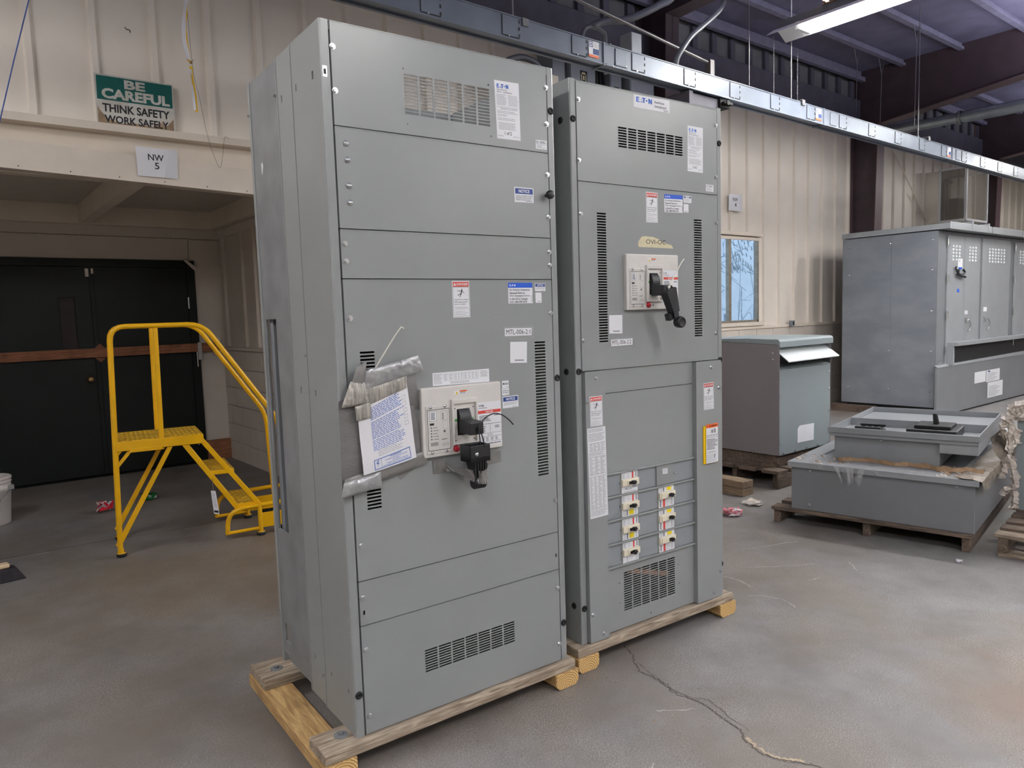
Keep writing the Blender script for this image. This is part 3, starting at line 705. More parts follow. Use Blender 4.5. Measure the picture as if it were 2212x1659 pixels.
def carcass(t, w, d, open_rear, label_hint):
    z0, z1 = ZB, 2.388
    # front posts: rounded L-section
    for s, u0, u1 in ((0, 0., .029), (1, w-.033, w)):
        pr = [(0,.024),(0,.006),(.0015,.0022),(.006,0),(.029,0),(.029,.03),(.006,.03),(.006,.024)]
        if s: pr = [(w-x*1.0, y) for x, y in pr][::-1]
        MB().prism([(x,y,z0) for x,y in pr],(0,0,z1-z0)).build('corner_post', M['gray'], t)
    # side sheets, overlapping like the folded originals; the rear one is bare galvanised and slotted
    for s in (0, 1):
        X = (lambda d_: d_) if s == 0 else (lambda d_: w-d_)
        ax = lambda u, v, q: (X(q), u, v)
        MB().slab(ax,.024,.258,z0,z1,0.,.014,[(.19,.199,1.226,1.247),(.064,.076,2.226,2.25),(.214,.222,2.228,2.25),(.19,.2,.24,.256),(.044,.052,.238,.254)] if s == 0 else []).slab(ax,.252,.258,z0,z1,-.0025,.0).build('side_panel', M['gray_side'], t, .0008)
        MB().slab(ax,.258,.408,z0+.002,z1-.001,.002,.014,[(.334,.344,1.226,1.25),(.36,.37,2.228,2.252),(.348,.358,.242,.262)] if s == 0 else []).slab(ax,.402,.408,z0+.002,z1-.001,-.0005,.002).build('side_panel', M['gray_side'], t, .0008)
        MB().slab(ax,.408,d-.022,z0+.04,z1-.002,.005,.012,[(.575,.695,.66,1.49),(.63,.69,.195,.27)] if s == 0 else []).build('rear_side_sheet', M['galv'], t, .001)
        MB().slab(ax,d-.024,d,z0,z1,.001,.02).build('rear_post', M['gray_side'], t, .001)
    if label_hint == 1:
        MB().box(.1,.104,.45,d-.03,ZB+.02,1.7).build('slot_shade_plate', M['graydark'], t)  # added dark plate that keeps the side slot black inside
        MB().box(.02,.06,.66,.70,ZB+.2,1.6).build('inner_channel', M['tank'], t, .002)
    for q in ((.03,w-.03,.0,.03,z1-.03,z1-.004),(.02,w-.02,d-.03,d-.002,z1-.05,z1-.004),(.02,w-.02,.02,d-.02,z0,z0+.02)):
        MB().box(*q).build('frame_rail', M['gray_in'], t)
    b = MB()
    if open_rear: b.box(.012,w-.012,.16,.165,z0+.02,2.06).box(.012,w-.012,.16,d-.03,2.055,2.06)
    else: b.box(.012,w-.012,.13,.135,z0+.02,z1-.01).box(.012,w-.012,.05,d-.03,z1-.01,z1-.006)
    b.build('shade_barrier', M['graydark'], t)  # dark sheets added so the vents look unlit inside
def cover(t, u0, u1, w0, w1, holes=(), m='gray', y0=-.003, lip=.02, name='cover_panel'):
    b = MB().slab(FR,u0,u1,w0,w1,y0,y0+.0022,holes)
    b.box(u0,u1,y0+.0022,y0+lip,w0,w0+.0022); b.box(u0,u1,y0+.0022,y0+lip,w1-.0022,w1)
    b.box(u0,u0+.0022,y0+.0022,y0+lip,w0,w1); b.box(u1-.0022,u1,y0+.0022,y0+lip,w0,w1)
    b.box(u0+.001,u1-.001,y0-.0012,y0,w1-.0032,w1-.0002).box(u0,u0+.0025,y0-.0008,y0,w0,w1)
    return b.build(name, M[m], t)

# ---------------------------------------------------------------- section 1 (main)
A = thing('switchboard_cabinet', 'tall gray switchboard cabinet nearest the camera, document pouch taped to its front', 'cabinet', (0,0,ZB), -BE)
W1, D1 = .907, .738
carcass(A, W1, D1, True, 1)
P0, P1 = .0335, .8715
cover(A,P0,P1,2.0762,2.386,grid(.2795,.614,2.139,2.27,6,12,.008,.7)+[(.275,.281,2.28,2.286),(.609,.615,2.28,2.286),(.2815,.2875,2.106,2.112),(.614,.62,2.105,2.111)])
cover(A,P0,P1,1.7635,2.0730); cover(A,P0,P1,1.6085,1.7605)
cover(A,P0,P1,.6285,1.6055,grid(.0785,.129,.856,1.378,1,45,0,.56)+grid(.7835,.834,.86,1.378,1,45,0,.56)+[(.284,.608,1.003,1.239)])
cover(A,P0,P1,.4785,.6255,[(.045,.051,.514,.528),(.857,.863,.528,.542)])
cover(A,P0,P1,.106,.4755,grid(.2645,.649,.245,.3285,7,9,.006,.58))
for p in ((.0392,2.309),(.0408,2.179),(.0466,1.715),(.0482,1.661),(.0507,1.4825),(.0502,.7465),(.0473,.573),(.0476,.396),(.0486,.167),
          (.8681,2.3117),(.8679,2.18),(.866,1.996),(.865,1.839),(.865,1.7095),(.8656,1.661),(.864,1.481),(.8623,.755),(.8624,.405),(.8642,.175)):
    b = MB(); bolt(b,(p[0],-.003,p[1])); b.build('cover_bolt', M['zinc'], A)
for p in ((.067,2.024),(.070,1.974),(.0704,1.895),(.0707,1.843)):
    b = MB(); rivet(b,(p[0],-.003,p[1])); b.build('rivet', M['zinc'], A)
for p in ((.8915,2.231),(.8915,1.231),(.8915,.252),(.0155,.247)):
    b = MB(); plug(b,(p[0],0,p[1])); b.build('hole_plug', M['rubber'], A)
for p in ((.4267,2.266),(.7262,2.266),(.2577,1.361),(.4131,.2236),(.2628,.2188),(.73,.30)):
    b = MB(); bolt(b,(.004,p[0],p[1]),(-1,0,0),.005,.0075,.009); b.build('side_bolt', M['zinc'], A)
MB().lathe([(.006,0),(.006,.012),(.015,.018),(.0165,.026),(.0145,.034),(.007,.037),(0,.0375)],(.8566,-.003,1.9185),(0,-1,0),24).build('knob', M['black'], A)
MB().box(.005,.019,-.0008,.004,2.217,2.249).box(.008,.016,-.0012,.004,2.224,2.24,1).build('cage_nut', [M['zinc'],M['ink']], A)
YF = -.003
L = MB(); L.poly([(.0042,.618,2.075),(.0042,.612,2.06),(.0042,.622,2.035),(.0042,.630,2.03),(.0042,.632,2.07)]); L.build('paint_chip', M['white'], A)
nameplate(A, ((.6367,2.304),(.7443,2.3075),(.746,2.106),(.6425,2.104)), YF, '1 of 2', 11)
ul_label(A, ((.8148,2.1185),(.8669,2.119),(.8669,2.0865),(.8148,2.086)), YF, 31)
notice_label(A, ((.7105,1.940),(.798,1.941),(.7986,1.888),(.7107,1.886)), YF, ('ON/OFF CONTROL POWER','DISCONNECT SWITCH LOCATED','BEHIND THIS COVER / DOOR'), 3)
danger_label(A, ((.4317,1.601),(.5017,1.6011),(.502,1.475),(.4316,1.4752)), YF)
assistance_label(A, ((.6691,1.5948),(.7793,1.5949),(.7809,1.5193),(.6682,1.5194)), YF)
notice_label(A, ((.7923,1.5932),(.842,1.593),(.8421,1.5636),(.7925,1.564)), YF, ('THIS MANUAL SHOULD','BE KEPT WITH THIS'), 5)
plain_label(A, ((.7933,1.5588),(.8226,1.5586),(.8228,1.5204),(.794,1.5206)), YF, '', 6)
plain_label(A, ((.671,1.380),(.7475,1.3773),(.7446,1.2988),(.668,1.3027)), YF, '', 8)
tape_label(A, ((.6481,1.4300),(.771,1.4275),(.7701,1.4005),(.647,1.4015)), YF, 'MTL-006-2:1', ((.6402,1.438),(.7806,1.4411),(.7806,1.388),(.641,1.392)))
L = Label((.34,1.2885),(.573,1.2887),(.573,1.2418),(.3397,1.244),YF)
L.lines(.02,.1,.17,.9,8,1,.4,3).lines(.84,.4,.98,.9,6,1,.4,4).lines(.3,.06,.7,.26,2,1,.4,5)
for x0, x1, n in ((.19,.36,2),(.38,.53,3),(.55,.8,4)):
    L.frame(x0,.32,x1,.86,.012,1,1,.003)
    for i in range(n): L.lines(x0+(x1-x0)*i/n+.008,.36,x0+(x1-x0)*(i+1)/n-.008,.84,6,1,.35,9+i,ragged=.5)
L.build('torque_table_label', [M['white'],M['fine']], A, 'wide white table sticker above the breaker')
for (c, words) in ((((.6281,1.2392),(.6580,1.239),(.6582,1.2125),(.6283,1.2127)),('MAIN',)), (((.627,1.2115),(.659,1.2112),(.6592,1.1854),(.6273,1.186)),('SERVICE','DISCONNECT'))):
    L = Label(*c, YF)
    for k, s_ in enumerate(words): L.text(s_,.1,(.42 if len(words)==1 else .58-.27*k),.92,(.75 if len(words)==1 else .76-.27*k),1,.01)
    L.lines(.55,.1,.9,.17,1,1,.6,2,ragged=0).build('marker_label', [M['white'],M['ink']], A, 'small white sticker reading '+' '.join(words))
notice_label(A, ((.6278,1.1813),(.699,1.182),(.6998,1.1384),(.628,1.138)), YF, ('THIS DEVICE EQUIPPED WITH','GROUND FAULT PROTECTION'), 7)
L = Label((.6,1.474),(.63,1.474),(.63,1.468),(.6,1.468),YF,base=1); L.rect(0,0,1,1,0,1).lines(0,0,1,1,1,1,.6,5,2).build('pencil_note', [M['gray'],M['fine']], A)

# ---------------------------------------------------------------- moulded-case main breakers
def main_breaker(t, u0, u1, w0, w1, kind):
    """white front plate through the cover, trip unit left, handle well middle, ratings right"""
    W, H = u1-u0, w1-w0; U = lambda x: u0+W*x; Z = lambda y: w0+H*y
    yb, yf = .01, -.022
    m = MB().box(u0,u1,yf,yb,w0,w1).build('main_breaker', M['brk'], t, .005, seg=3)
    tr = MB().box(U(.04),U(.335),yf-.003,yf+.002,Z(.055),Z(.745)).build('trip_unit', M['brk'], m, .0025)
    L = Label((U(.055),Z(.69)),(U(.325),Z(.69)),(U(.325),Z(.1)),(U(.055),Z(.1)),yf-.003,base=0)
    L.frame(.0,.0,1,1,.012,1,1,.018); L.frame(.1,.72,.42,.96,.006,1,1,.01).rect(.11,.725,.41,.955,2,1).lines(.16,.75,.36,.93,8,1,.5,4,2,.2)
    L.frame(.6,.72,.9,.94,.006,3,1,.01).lines(.66,.74,.72,.9,4,1,.5,2,2,0,False).rect(.1,.62,.29,.67,1,1).disc(.74,.45,.06,.035,3).disc(.74,.45,.03,.018,1,3)
    L.frame(.68,.5,.9,.7,.006,3,1,.01)
    for k in range(5): L.disc(.16,.56-.07*k,.035,.02,3).disc(.16,.56-.07*k,.02,.012,1,3).lines(.24,.54-.07*k,.5,.57-.07*k,1,1,.4,k,ragged=.3)
    L.frame(.12,.12,.44,.2,.006,1,1,.01).lines(.14,.13,.42,.19,2,1,.5,3,ragged=0).lines(.6,.24,.85,.27,1,1,.5,8).frame(.64,.1,.9,.15,.006,1,1,.01)
    L.build('trip_unit_face', [M['brk'],M['ink'],M['white'],M['fine']], tr)
    for x, y in ((.1,.725),(.27,.725),(.1,.075),(.27,.075)):
        b = MB(); b.lathe([(.0055,0),(.0055,.003),(.003,.0045),(0,.0047)],(U(x),yf-.003,Z(y)),(0,-1,0),12); b.build('screw', M['zinc'], tr)
    fr = MB(); fr.slab(FR,U(.345),U(.665),Z(.14),Z(.81),yf-.012,yf+.001,[(round(U(.372),5),round(U(.638),5),round(Z(.165),5),round(Z(.735),5))])
    f = fr.build('handle_frame', M['brk'], m, .004)
    wl = MB(); wl.slab(FR,U(.372),U(.638),Z(.165),Z(.735),yf-.0035,yf-.001,[(round(U(.415),5),round(U(.575),5),round(Z(.27),5),round(Z(.655),5))])
    wl.build('handle_well', M['brk'], m)
    MB().box(U(.41),U(.58),yf-.0005,yf+.001,Z(.26),Z(.66)).build('well_floor', M['black'], m)
    for x, y in ((.39,.67),(.62,.67),(.39,.2),(.62,.2)):
        MB().cyl((U(x),yf-.0035,Z(y)),(U(x),yf-.0045,Z(y)),.0022,8).build('well_screw', M['ink'], m)
    MB().box(U(.385),U(.412),yf-.0045,yf-.0015,Z(.483),Z(.513)).box(U(.585),U(.618),yf-.0045,yf-.0015,Z(.483),Z(.513)).build('position_flag', M['green'], m)
    MB().lathe([(.0115,0),(.0115,.006),(.009,.0085),(0,.009)],(U(.395),yf,Z(.085)),(0,-1,0),22).build('trip_button', M['crimson'], m)
    L = Label((U(.44),Z(.115)),(U(.51),Z(.115)),(U(.51),Z(.05)),(U(.44),Z(.05)),yf); L.rect(.15,.4,.35,.6,1,1).frame(.55,.15,.85,.85,.1,1,1).build('trip_button_label', [M['brk'],M['ink']], m)
    # ratings on the right
    L = Label((U(.685),Z(.715)),(U(.985),Z(.715)),(U(.985),Z(.06)),(U(.685),Z(.06)),yf)
    L.logo(.05,.9,.25,.94,1).lines(.05,.85,.4,.88,1,1,.35,2,ragged=0).rect(0,.74,1,.81,2,1).text('RGH 65k',.33,.755,.66,.797,0,.02)
    L.lines(.06,.55,.6,.7,5,1,.5,3,ragged=.4).lines(.7,.66,.95,.7,1,1,.5,4).lines(.0,.485,1,.505,1,1,.5,5,ragged=0).rect(.5,.29,.51,.48,1,1)
    L.lines(.05,.3,.35,.46,4,1,.4,6).lines(.72,.38,.95,.45,2,1,.45,7).rect(0,.28,1,.285,1,1).text('310+',.38,.225,.62,.26,1).rect(0,.2,1,.205,1,1)
    for k in range(4): L.lines(.12+.2*k,.1,.26+.2*k,.19,4,1,.45,10+k,ragged=.4)
    L.rect(0,.08,1,.085,1,1).lines(.05,.02,.95,.06,1,1,.5,8,ragged=0)
    L.build('rating_label', [M['white'],M['ink'],M['red']], m, 'cream ratings panel with red band')
    L = Label((U(.40),Z(.925)),(U(.555),Z(.925)),(U(.555),Z(.87)),(U(.40),Z(.87)),yf)
    L.poly([(.06,.1),(.32,.1),(.19,.85)],1,1).text('!',.17,.2,.21,.65,2,.02).rect(.4,.62,1,1,3,1).lines(.42,.1,.95,.58,3,2,.4,3).lines(.5,.7,.9,.9,1,2,.5,4)
    L.build('arc_flash_label', [M['white'],M['yellow'],M['ink'],M['orange']], m, 'tiny orange and yellow hazard sticker')
    # the black rotating drum and its stub lever
    dr = MB(); c = (yf+.03, Z(.48)); N = 14
    pr = [(c[0]-.052*math.sin(a), c[1]+.056*math.cos(a)) for a in [PI*.06+PI*.62*k/N for k in range(N+1)]]
    pr += [(yf, c[1]-.03), (yf, c[1]+.05)]
    dr.prism([(U(.425),y,z) for y, z in pr],(W*.14,0,0)); h = dr.build('operating_drum', M['black'], m, .002)
    st = MB(); zc = Z(.40) if kind == 1 else Z(.335)
    zl = [zc-.02, zc+.027]
    st.hexa([(U(.42),yf-.01,zl[0]),(U(.57),yf-.01,zl[0]),(U(.585),yf-.085,zl[0]-.002),(U(.415),yf-.085,zl[0]-.002)],
            [(U(.42),yf-.01,zl[1]),(U(.57),yf-.01,zl[1]),(U(.585),yf-.085,zl[1]-.006),(U(.415),yf-.085,zl[1]-.006)])
    st.build('handle', M['black'], m, .003)
    return m
b1 = main_breaker(A, .282, .610, 1.001, 1.2405, 1)
# the slipped-down handle extension hanging off the stub
E1 = MB(); u0, u1, z0, z1, ya, yb = .402, .484, .984, 1.042, -.128, -.062
for q in ((u0,u0+.006,ya,yb),(u1-.006,u1,ya,yb),(u0,u1,ya,ya+.006),(u0,u1,yb-.006,yb)): E1.box(*q,z0,z1)
E1.box(u0,u1,ya,yb,z0,z0+.02)
e1 = E1.build('handle_extension', M['black'], b1, .0025)
MB().lathe([(.007,0),(.007,.002),(.004,.003),(0,.003)],(.428,ya,1.012),(0,-1,0),14).build('slotted_screw', M['zinc'], b1)
G = MB(); G.hexa([(.432,-.115,.915),(.468,-.115,.915),(.468,-.08,.915),(.432,-.08,.915)],[(.418,-.12,.985),(.472,-.12,.985),(.472,-.07,.985),(.418,-.07,.985)])
for k in range(5): G.box(.423+.01*k,.427+.01*k,-.124,-.118,.93,.985)
G.cyl((.428,-.098,.909),(.472,-.098,.909),.021,20)
for k in range(5): G.cyl((.431+.009*k,-.098,.909),(.434+.009*k,-.098,.909),.0225,20)
G.build('handle_grip', M['black'], b1)
MB().tube(spline([(.446,-.118,1.0),(.445,-.126,1.045),(.45,-.112,1.096),(.463,-.106,1.112),(.49,-.1,1.13),(.53,-.09,1.138),(.57,-.08,1.128),(.605,-.07,1.107),(.632,-.06,1.085)],6),.0022,8).tube(spline([(.462,-.118,1.0),(.458,-.128,1.05),(.452,-.112,1.098)],5),.0022,8).box(.444,.456,-.118,-.108,1.09,1.1).build('cable_tie', M['rubber'], A)
# strip of duct tape that straps the grip to the cover
def tape_strip(t, name, pts, m, parent=None):
    """pts: (u, y, z_top, z_bottom) along the strip"""
    P = spline([(p[0],p[1],p[2]) for p in pts],5); Q = spline([(p[0],p[1],p[3]) for p in pts],5); b = MB(); n = len(P); r = random.Random(9); V = []
    for i in range(n):
        for j in range(4):
            f = j/3; p = P[i].lerp(Q[i],f); wob = 0 if p.y > -.008 else r.uniform(-.003,.003)
            V.append((p.x,p.y+wob,p.z))
    b.add(V,[(i*4+j,(i+1)*4+j,(i+1)*4+j+1,i*4+j+1) for i in range(n-1) for j in range(3)],0,False)
    return b.build(name, m, t)
tape_strip(A,'duct_tape',[(.326,-.005,.9885,.9415),(.353,-.005,.989,.938),(.39,-.03,.965,.945),(.425,-.105,.955,.915),(.455,-.125,.952,.905),(.478,-.115,.965,.905),(.497,-.07,.985,.918),(.515,-.012,.990,.934),(.54,-.006,.988,.938),(.612,-.005,.985,.943)],M['duct'])

# ---------------------------------------------------------------- the document pouch taped on the front
Pp = thing('document_pouch', 'gray padded document pouch with blue-printed sheet, taped to the near switchboard', 'pouch', (0,0,0.95), -BE, base=(0,0,.95))
def sheet(corn, y, bulge, nx, nz, seed, amp):
    TL, TR, BR, BL = corn; r = random.Random(seed); V = []; F = []
    for j in range(nz+1):
        for i in range(nx+1):
            x, v = i/nx, j/nz
            u = (TL[0]*(1-x)+TR[0]*x)*(1-v)+(BL[0]*(1-x)+BR[0]*x)*v
            w = (TL[1]*(1-x)+TR[1]*x)*(1-v)+(BL[1]*(1-x)+BR[1]*x)*v
            e = math.sin(PI*x)**.5*math.sin(PI*v)**.5
            d = y-bulge*e-(r.uniform(0,amp) if 0 < i < nx and 0 < j < nz else 0)
            V.append((u,d,w))
    for j in range(nz):
        for i in range(nx):
            a = j*(nx+1)+i; F.append((a,a+nx+1,a+nx+2,a+1))
    return V, F
b = MB(); V, F = sheet(((-.004,1.222),(.245,1.312),(.3,.995),(-.006,.938)),-.006,.016,20,22,4,.0012); b.add(V,F,0,True)
b.build('padded_sleeve', M['pouch'], Pp)
b = MB(); V, F = sheet(((.0,1.20),(.08,1.30),(.27,1.315),(.283,1.17)),-.008,.02,8,5,14,.006); b.add(V,F,0,True); b.build('sleeve_flap', M['pouch'], Pp)
cu = lambda x, y: .004*math.sin(PI*min(max(x,0),1))+.0012*math.sin(9*y+3*x)
L = Label((.046,1.1996),(.2251,1.2828),(.2499,1.0138),(.0581,.9812),-.031,curl=cu)
L.lines(.22,.72,.86,.9,8,1,.5,3,ragged=.15).lines(.22,.45,.88,.7,11,1,.46,5,ragged=.25).lines(.22,.28,.86,.44,7,1,.42,7,ragged=.35).lines(.3,.19,.8,.28,4,2,.3,8,ragged=.3)
L.frame(.2,.02,.9,.165,.012,1,1,.014)
L.text('WARNING',.5,.13,.72,.155,1,.02); L.text('HAZARD OF ELECTRIC SHOCK',.4,.105,.84,.122,1,.01); L.text('OR BURN',.54,.082,.68,.098,1,.01); L.text('TURN OFF POWER BEFORE',.42,.058,.84,.074,1,.01); L.text('WORKING INSIDE THIS EQUIPMENT',.36,.034,.87,.05,1,.01)
L.rect(.33,.025,.336,.16,1,1); L.poly([(.27,.145),(.23,.1),(.27,.1),(.24,.045),(.3,.11),(.265,.11),(.3,.145)],1)
for k in range(5): L.frame(.86,.45+.08*k,.93,.5+.08*k,.004,2,1)
L.build('printed_sheet', [M['paper'],M['bprint'],M['fine']], Pp, 'white instruction sheet printed in blue with a warning box')
def tape(name, corn, y, bulge, nx, nz, seed, amp, m):
    b = MB(); V, F = sheet(corn, y, bulge, nx, nz, seed, amp); b.add(V, F, 0, True); return b.build(name, M[m], Pp)
tape('clear_tape',((.075,1.262),(.225,1.290),(.222,1.25),(.085,1.205)),-.036,.004,24,10,23,.0025,'foil')
tape('duct_tape',((.078,1.316),(.270,1.354),(.289,1.305),(.07,1.25)),-.036,.006,34,10,21,.0035,'ductshine')
tape('crumpled_foil',((.03,1.285),(.085,1.285),(.095,1.205),(-.005,1.205)),-.03,.014,16,14,25,.006,'foil')
tape('foil_corner',((.035,1.205),(.09,1.215),(.092,1.165),(.04,1.16)),-.04,.003,12,12,26,.002,'foil')
tape('folded_edge',((.055,1.335),(.088,1.345),(.075,1.25),(.03,1.27)),-.03,.010,10,12,27,.003,'duct')
tape('duct_tape',((-.008,.965),(.12,.985),(.122,.935),(-.02,.915)),-.026,.008,22,9,31,.003,'ductshine')
tape('duct_tape',((.0,.975),(.3,1.03),(.298,.985),(-.015,.925)),-.018,.008,30,6,33,.0012,'duct')
tape('duct_tape',((.175,1.0),(.285,1.015),(.265,.978),(.20,.94)),-.006,0,2,2,35,0,'duct')
L = Label((-.0,1.29),(.03,1.295),(.03,1.20),(-.012,1.19),-.004); L.build('clear_tape', [M['cleartape']], Pp)
MB().tube(spline([(.112,-.03,1.315),(.135,-.05,1.36),(.165,-.07,1.415),(.185,-.08,1.445),(.19,-.08,1.45),(.2,-.078,1.446)],5),.0022,8).box(.106,.118,-.035,-.026,1.312,1.32).build('cable_tie', M['ziptie'], Pp)

# ---------------------------------------------------------------- section 2 (distribution)
X2, Y2, R2 = 1.02671, -.00059, -.0567
B = thing('switchboard_cabinet', 'farther gray switchboard cabinet with two columns of small breakers', 'cabinet', (X2,Y2,ZB), R2)
W2 = .9015
carcass(B, W2, .738, False, 2)
Q0, Q1 = .031, .8665
cover(B,Q0,Q1,1.9985,2.378,grid(.2524,.6375,2.148,2.2335,7,8,.008,.62))
cover(B,Q0,Q1,1.2425,1.9955,grid(.127,.1762,1.353,1.8815,1,48,0,.56)+grid(.7075,.7585,1.353,1.8825,1,48,0,.56)+[(.270,.580,1.485,1.714)])
for s in (0, 1):
    u0, u1 = (Q0, .1385) if s == 0 else (.6945, Q1)
    bb = MB().slab(FR,u0,u1,.106,1.2395,-.02,-.0178)
    bb.box(u0,u0+.002,-.018,.012,.106,1.2395).box(u1-.002,u1,-.018,.012,.106,1.2395).box(u0,u1,-.018,.01,1.2375,1.2395).box(u0,u1,-.018,.01,.106,.108)
    bb.build('trim_strip', M['gray'], B)
yi = .004
C0, C1 = .139, .694
cover(B,C0,C1,1.142,1.2405,(),'gray',yi,.01); cover(B,C0,C1,.802,1.1395,(),'gray',yi,.01)
cover(B,C0,C1,.108,.392,grid(.247,.5665,.1805,.356,6,17,.006,.6)+[(.218,.223,.31,.315),(.219,.224,.221,.226),(.588,.593,.31,.315),(.592,.597,.221,.226),(.4065,.4115,.127,.135)],'gray',yi,.01)
rows = [.3925,.4925,.5955,.698,.7985]
for k, z in enumerate(rows):
    MB().box(C0,C1,yi-.012,yi+.004,z-.004,z+.004).build('divider_rail', M['gray'], B, .002)
cl, cr = (.2375,.3325), (.4605,.5590)
for k in range(4):
    z0, z1 = rows[k]+.005, rows[k+1]-.005
    MB().box(C0,cl[0]-.001,yi,yi+.01,z0,z1).build('filler_plate', M['panelblue'], B, .001)
    MB().box(cl[1]+.002,cr[0]-.001,yi,yi+.01,z0,z1).build('filler_plate', M['panelblue'], B, .001)
    MB().box(cr[1]+.001,C1,yi,yi+.01,z0,z1).build('filler_plate', M['panelblue'], B, .001)
def feeder(u0, u1, z0, z1, side, top, bottom, tag_):
    """one small breaker lying across the column: toggle bar in the middle, printed faces above and below"""
    f = MB().box(u0,u1,yi-.006,yi+.012,z0,z1).build('feeder_breaker', M['brkgray'], B, .0012)
    H = z1-z0; zt = z0+H*(.52 if side == 0 else .6)
    bar = MB().box(u0-.001,u1+.001,yi-.016,yi-.004,zt-.0155,zt+.0135).build('toggle_bar', M['brkcream'], f, .002)
    a, c = (u0+.025,u1-.006) if side == 0 else (u0+.008,u1-.02)
    MB().box(a,c,yi-.0205,yi-.015,zt-.013,zt+.010).build('toggle_surround', M['brkcream'], f, .0015)
    tc = (a+c)/2-.006 if side == 0 else c-.016
    tg = MB().box(tc-.02,tc+.02,yi-.024,yi-.02,zt-.007,zt+.005) if side == 0 else MB().box(tc-.012,tc+.012,yi-.024,yi-.02,zt-.008,zt+.006)
    tg.box(tc-.007,tc+.007,yi-.036,yi-.022,zt-.008,zt+.008); tg.cyl((tc-.015,yi-.03,zt-.001),(tc+.015,yi-.03,zt-.001),.004,8)
    tg.build('toggle', M['black'], f, .001)
    for (p, q, kind) in ((zt+.0145, z1-.001, top), (z0+.001, zt-.0165, bottom)):
        L = Label((u0+.001,q),(u1-.001,q),(u1-.001,p),(u0+.001,p),yi-.006)
        if kind == 'red':
            fl = side == 0
            rx = (.64,.74) if fl else (.27,.4)
            L.rect(rx[0],.02,rx[1],.98,2,1).rect(.28 if fl else .43,.05,.6 if fl else .7,.95,0,1).lines(.3 if fl else .45,.1,.58 if fl else .68,.9,3,1,.3,int(z0*99))
            if fl: L.lines(.86,.1,.94,.9,4,3,.6,5,ragged=0,words=False)
            else: L.lines(.06,.1,.14,.9,4,3,.6,5,ragged=0,words=False)
            L.frame(.03 if fl else .78,.08,.2 if fl else .95,.92,.02,1,1,.01).lines(.06 if fl else .8,.15,.17 if fl else .93,.85,3,1,.5,6,words=False)
        elif kind == 'yellow':
            L.lines(.04,.05,.22,.95,6,1,.3,8,words=False,ragged=.1).rect(.42 if side == 0 else .52,.15,.72 if side == 0 else .82,.85,4,2).lines(.82 if side == 0 else .3,.1,.92 if side == 0 else .38,.9,4,1,.4,3,words=False).rect(.23,.02,.24,.98,1,1).rect(.28,.1,.33,.9,3,1)
        elif kind == 'hand':
            L.rect(.1,.3,.98,.98,0,1).text('MLC 03',.2,.45,.62,.75,3).text('800mm',.66,.6,.97,.9,3,.01).lines(.1,.05,.9,.24,1,1,.5,3,ragged=0)
        else:
            L.rect(.3,.05,.75,.95,0,1).lines(.24,.1,.28,.9,5,3,.5,3,words=False,ragged=0).lines(.8,.1,.95,.9,4,1,.4,4)
        L.build('breaker_face', [M['white'],M['fine'],M['red'],M['ink'],M['yellow']], f)
spec = [(0,3,'red','hand'),(0,2,'red','yellow'),(0,1,'red','yellow'),(0,0,'red','plain'),(1,2,'yellow','red'),(1,1,'yellow','red'),(1,0,'yellow','red')]
for side, k, tp, bt in spec:
    u = cl if side == 0 else cr
    feeder(u[0],u[1],rows[k]+.0045,rows[k+1]-.0045,side,tp,bt,'')
bd = MB().box(.449,cr[1]+.002,yi-.004,yi+.01,rows[3]+.005,rows[4]-.005).box(.449,.457,yi-.008,yi-.004,rows[3]+.005,rows[4]-.005).build('blank_plate', M['gray'], B, .001)
L = Label((.490,.775),(.522,.774),(.522,.75),(.490,.751),yi-.004); L.lines(.1,.2,.9,.85,4,1,.35,4).build('small_label', [M['white'],M['fine']], B)
b = MB(); bolt(b,(.5695,yi,.7446),washer=0,r=.004); b.build('cover_bolt', M['zinc'], B)
for u, z in ((.231,.749),(.231,.648),(.233,.545),(.235,.442),(.5685,.645),(.5705,.542),(.5715,.437)):
    MB().cyl((u,yi-.0004,z),(u,yi+.003,z),.0028,8).build('screw_hole', M['ink'], B)
for p in ((.0409,2.31),(.0381,2.077),(.8586,2.308),(.8565,2.0764),(.0411,1.869),(.8588,1.8716),(.0397,1.366),(.8528,1.364)):
    b = MB(); bolt(b,(p[0],-.003,p[1])); b.build('cover_bolt', M['zinc'], B)
for p in ((.0902,1.21),(.0412,1.117),(.7963,1.209),(.849,1.1114),(.0452,.227),(.1074,.131),(.8575,.228),(.8108,.1326)):
    b = MB(); bolt(b,(p[0],-.02,p[1])); b.build('cover_bolt', M['zinc'], B)
for p in ((.0145,2.2335),(.8845,2.231),(.0145,1.2426),(.0155,.2545),(.8845,1.239),(.8845,.2516)):
    b = MB(); plug(b,(p[0],0,p[1])); b.build('hole_plug', M['rubber'], B)
for p in ((.057,2.238),(.058,1.24),(.045,.2575)):
    b = MB(); plug(b,(.0,p[0],p[1]),(-1,0,0)); b.build('hole_plug', M['rubber'], B)
b = MB(); b.hexa([(.29,.03,.335),(.56,.03,.258),(.56,.04,.258),(.29,.04,.335)],[(.31,.03,.352),(.56,.03,.28),(.56,.04,.28),(.31,.04,.352)]); b.build('copper_bar', M['copper'], B, .002)
L = Label((.343,2.3729),(.5578,2.3749),(.5569,2.3211),(.3419,2.3206),YF)
L.logo(.07,.45,.5,.85,1).text('Pow-R-Line',.57,.58,.84,.76,2,.005).text('Switchboard',.57,.26,.9,.46,2).lines(.83,.05,.97,.2,2,2,.4,3)
L.build('brand_plate', [M['white'],M['eblue'],M['ink']], B, 'wide white maker plate with blue logo')
nameplate(B, ((.6706,2.2855),(.7717,2.2855),(.7695,2.088),(.668,2.0885)), YF, '2 of 2', 51)
ul_label(B, ((.7882,2.04),(.841,2.0401),(.8414,2.0095),(.7885,2.01)), YF, 35)
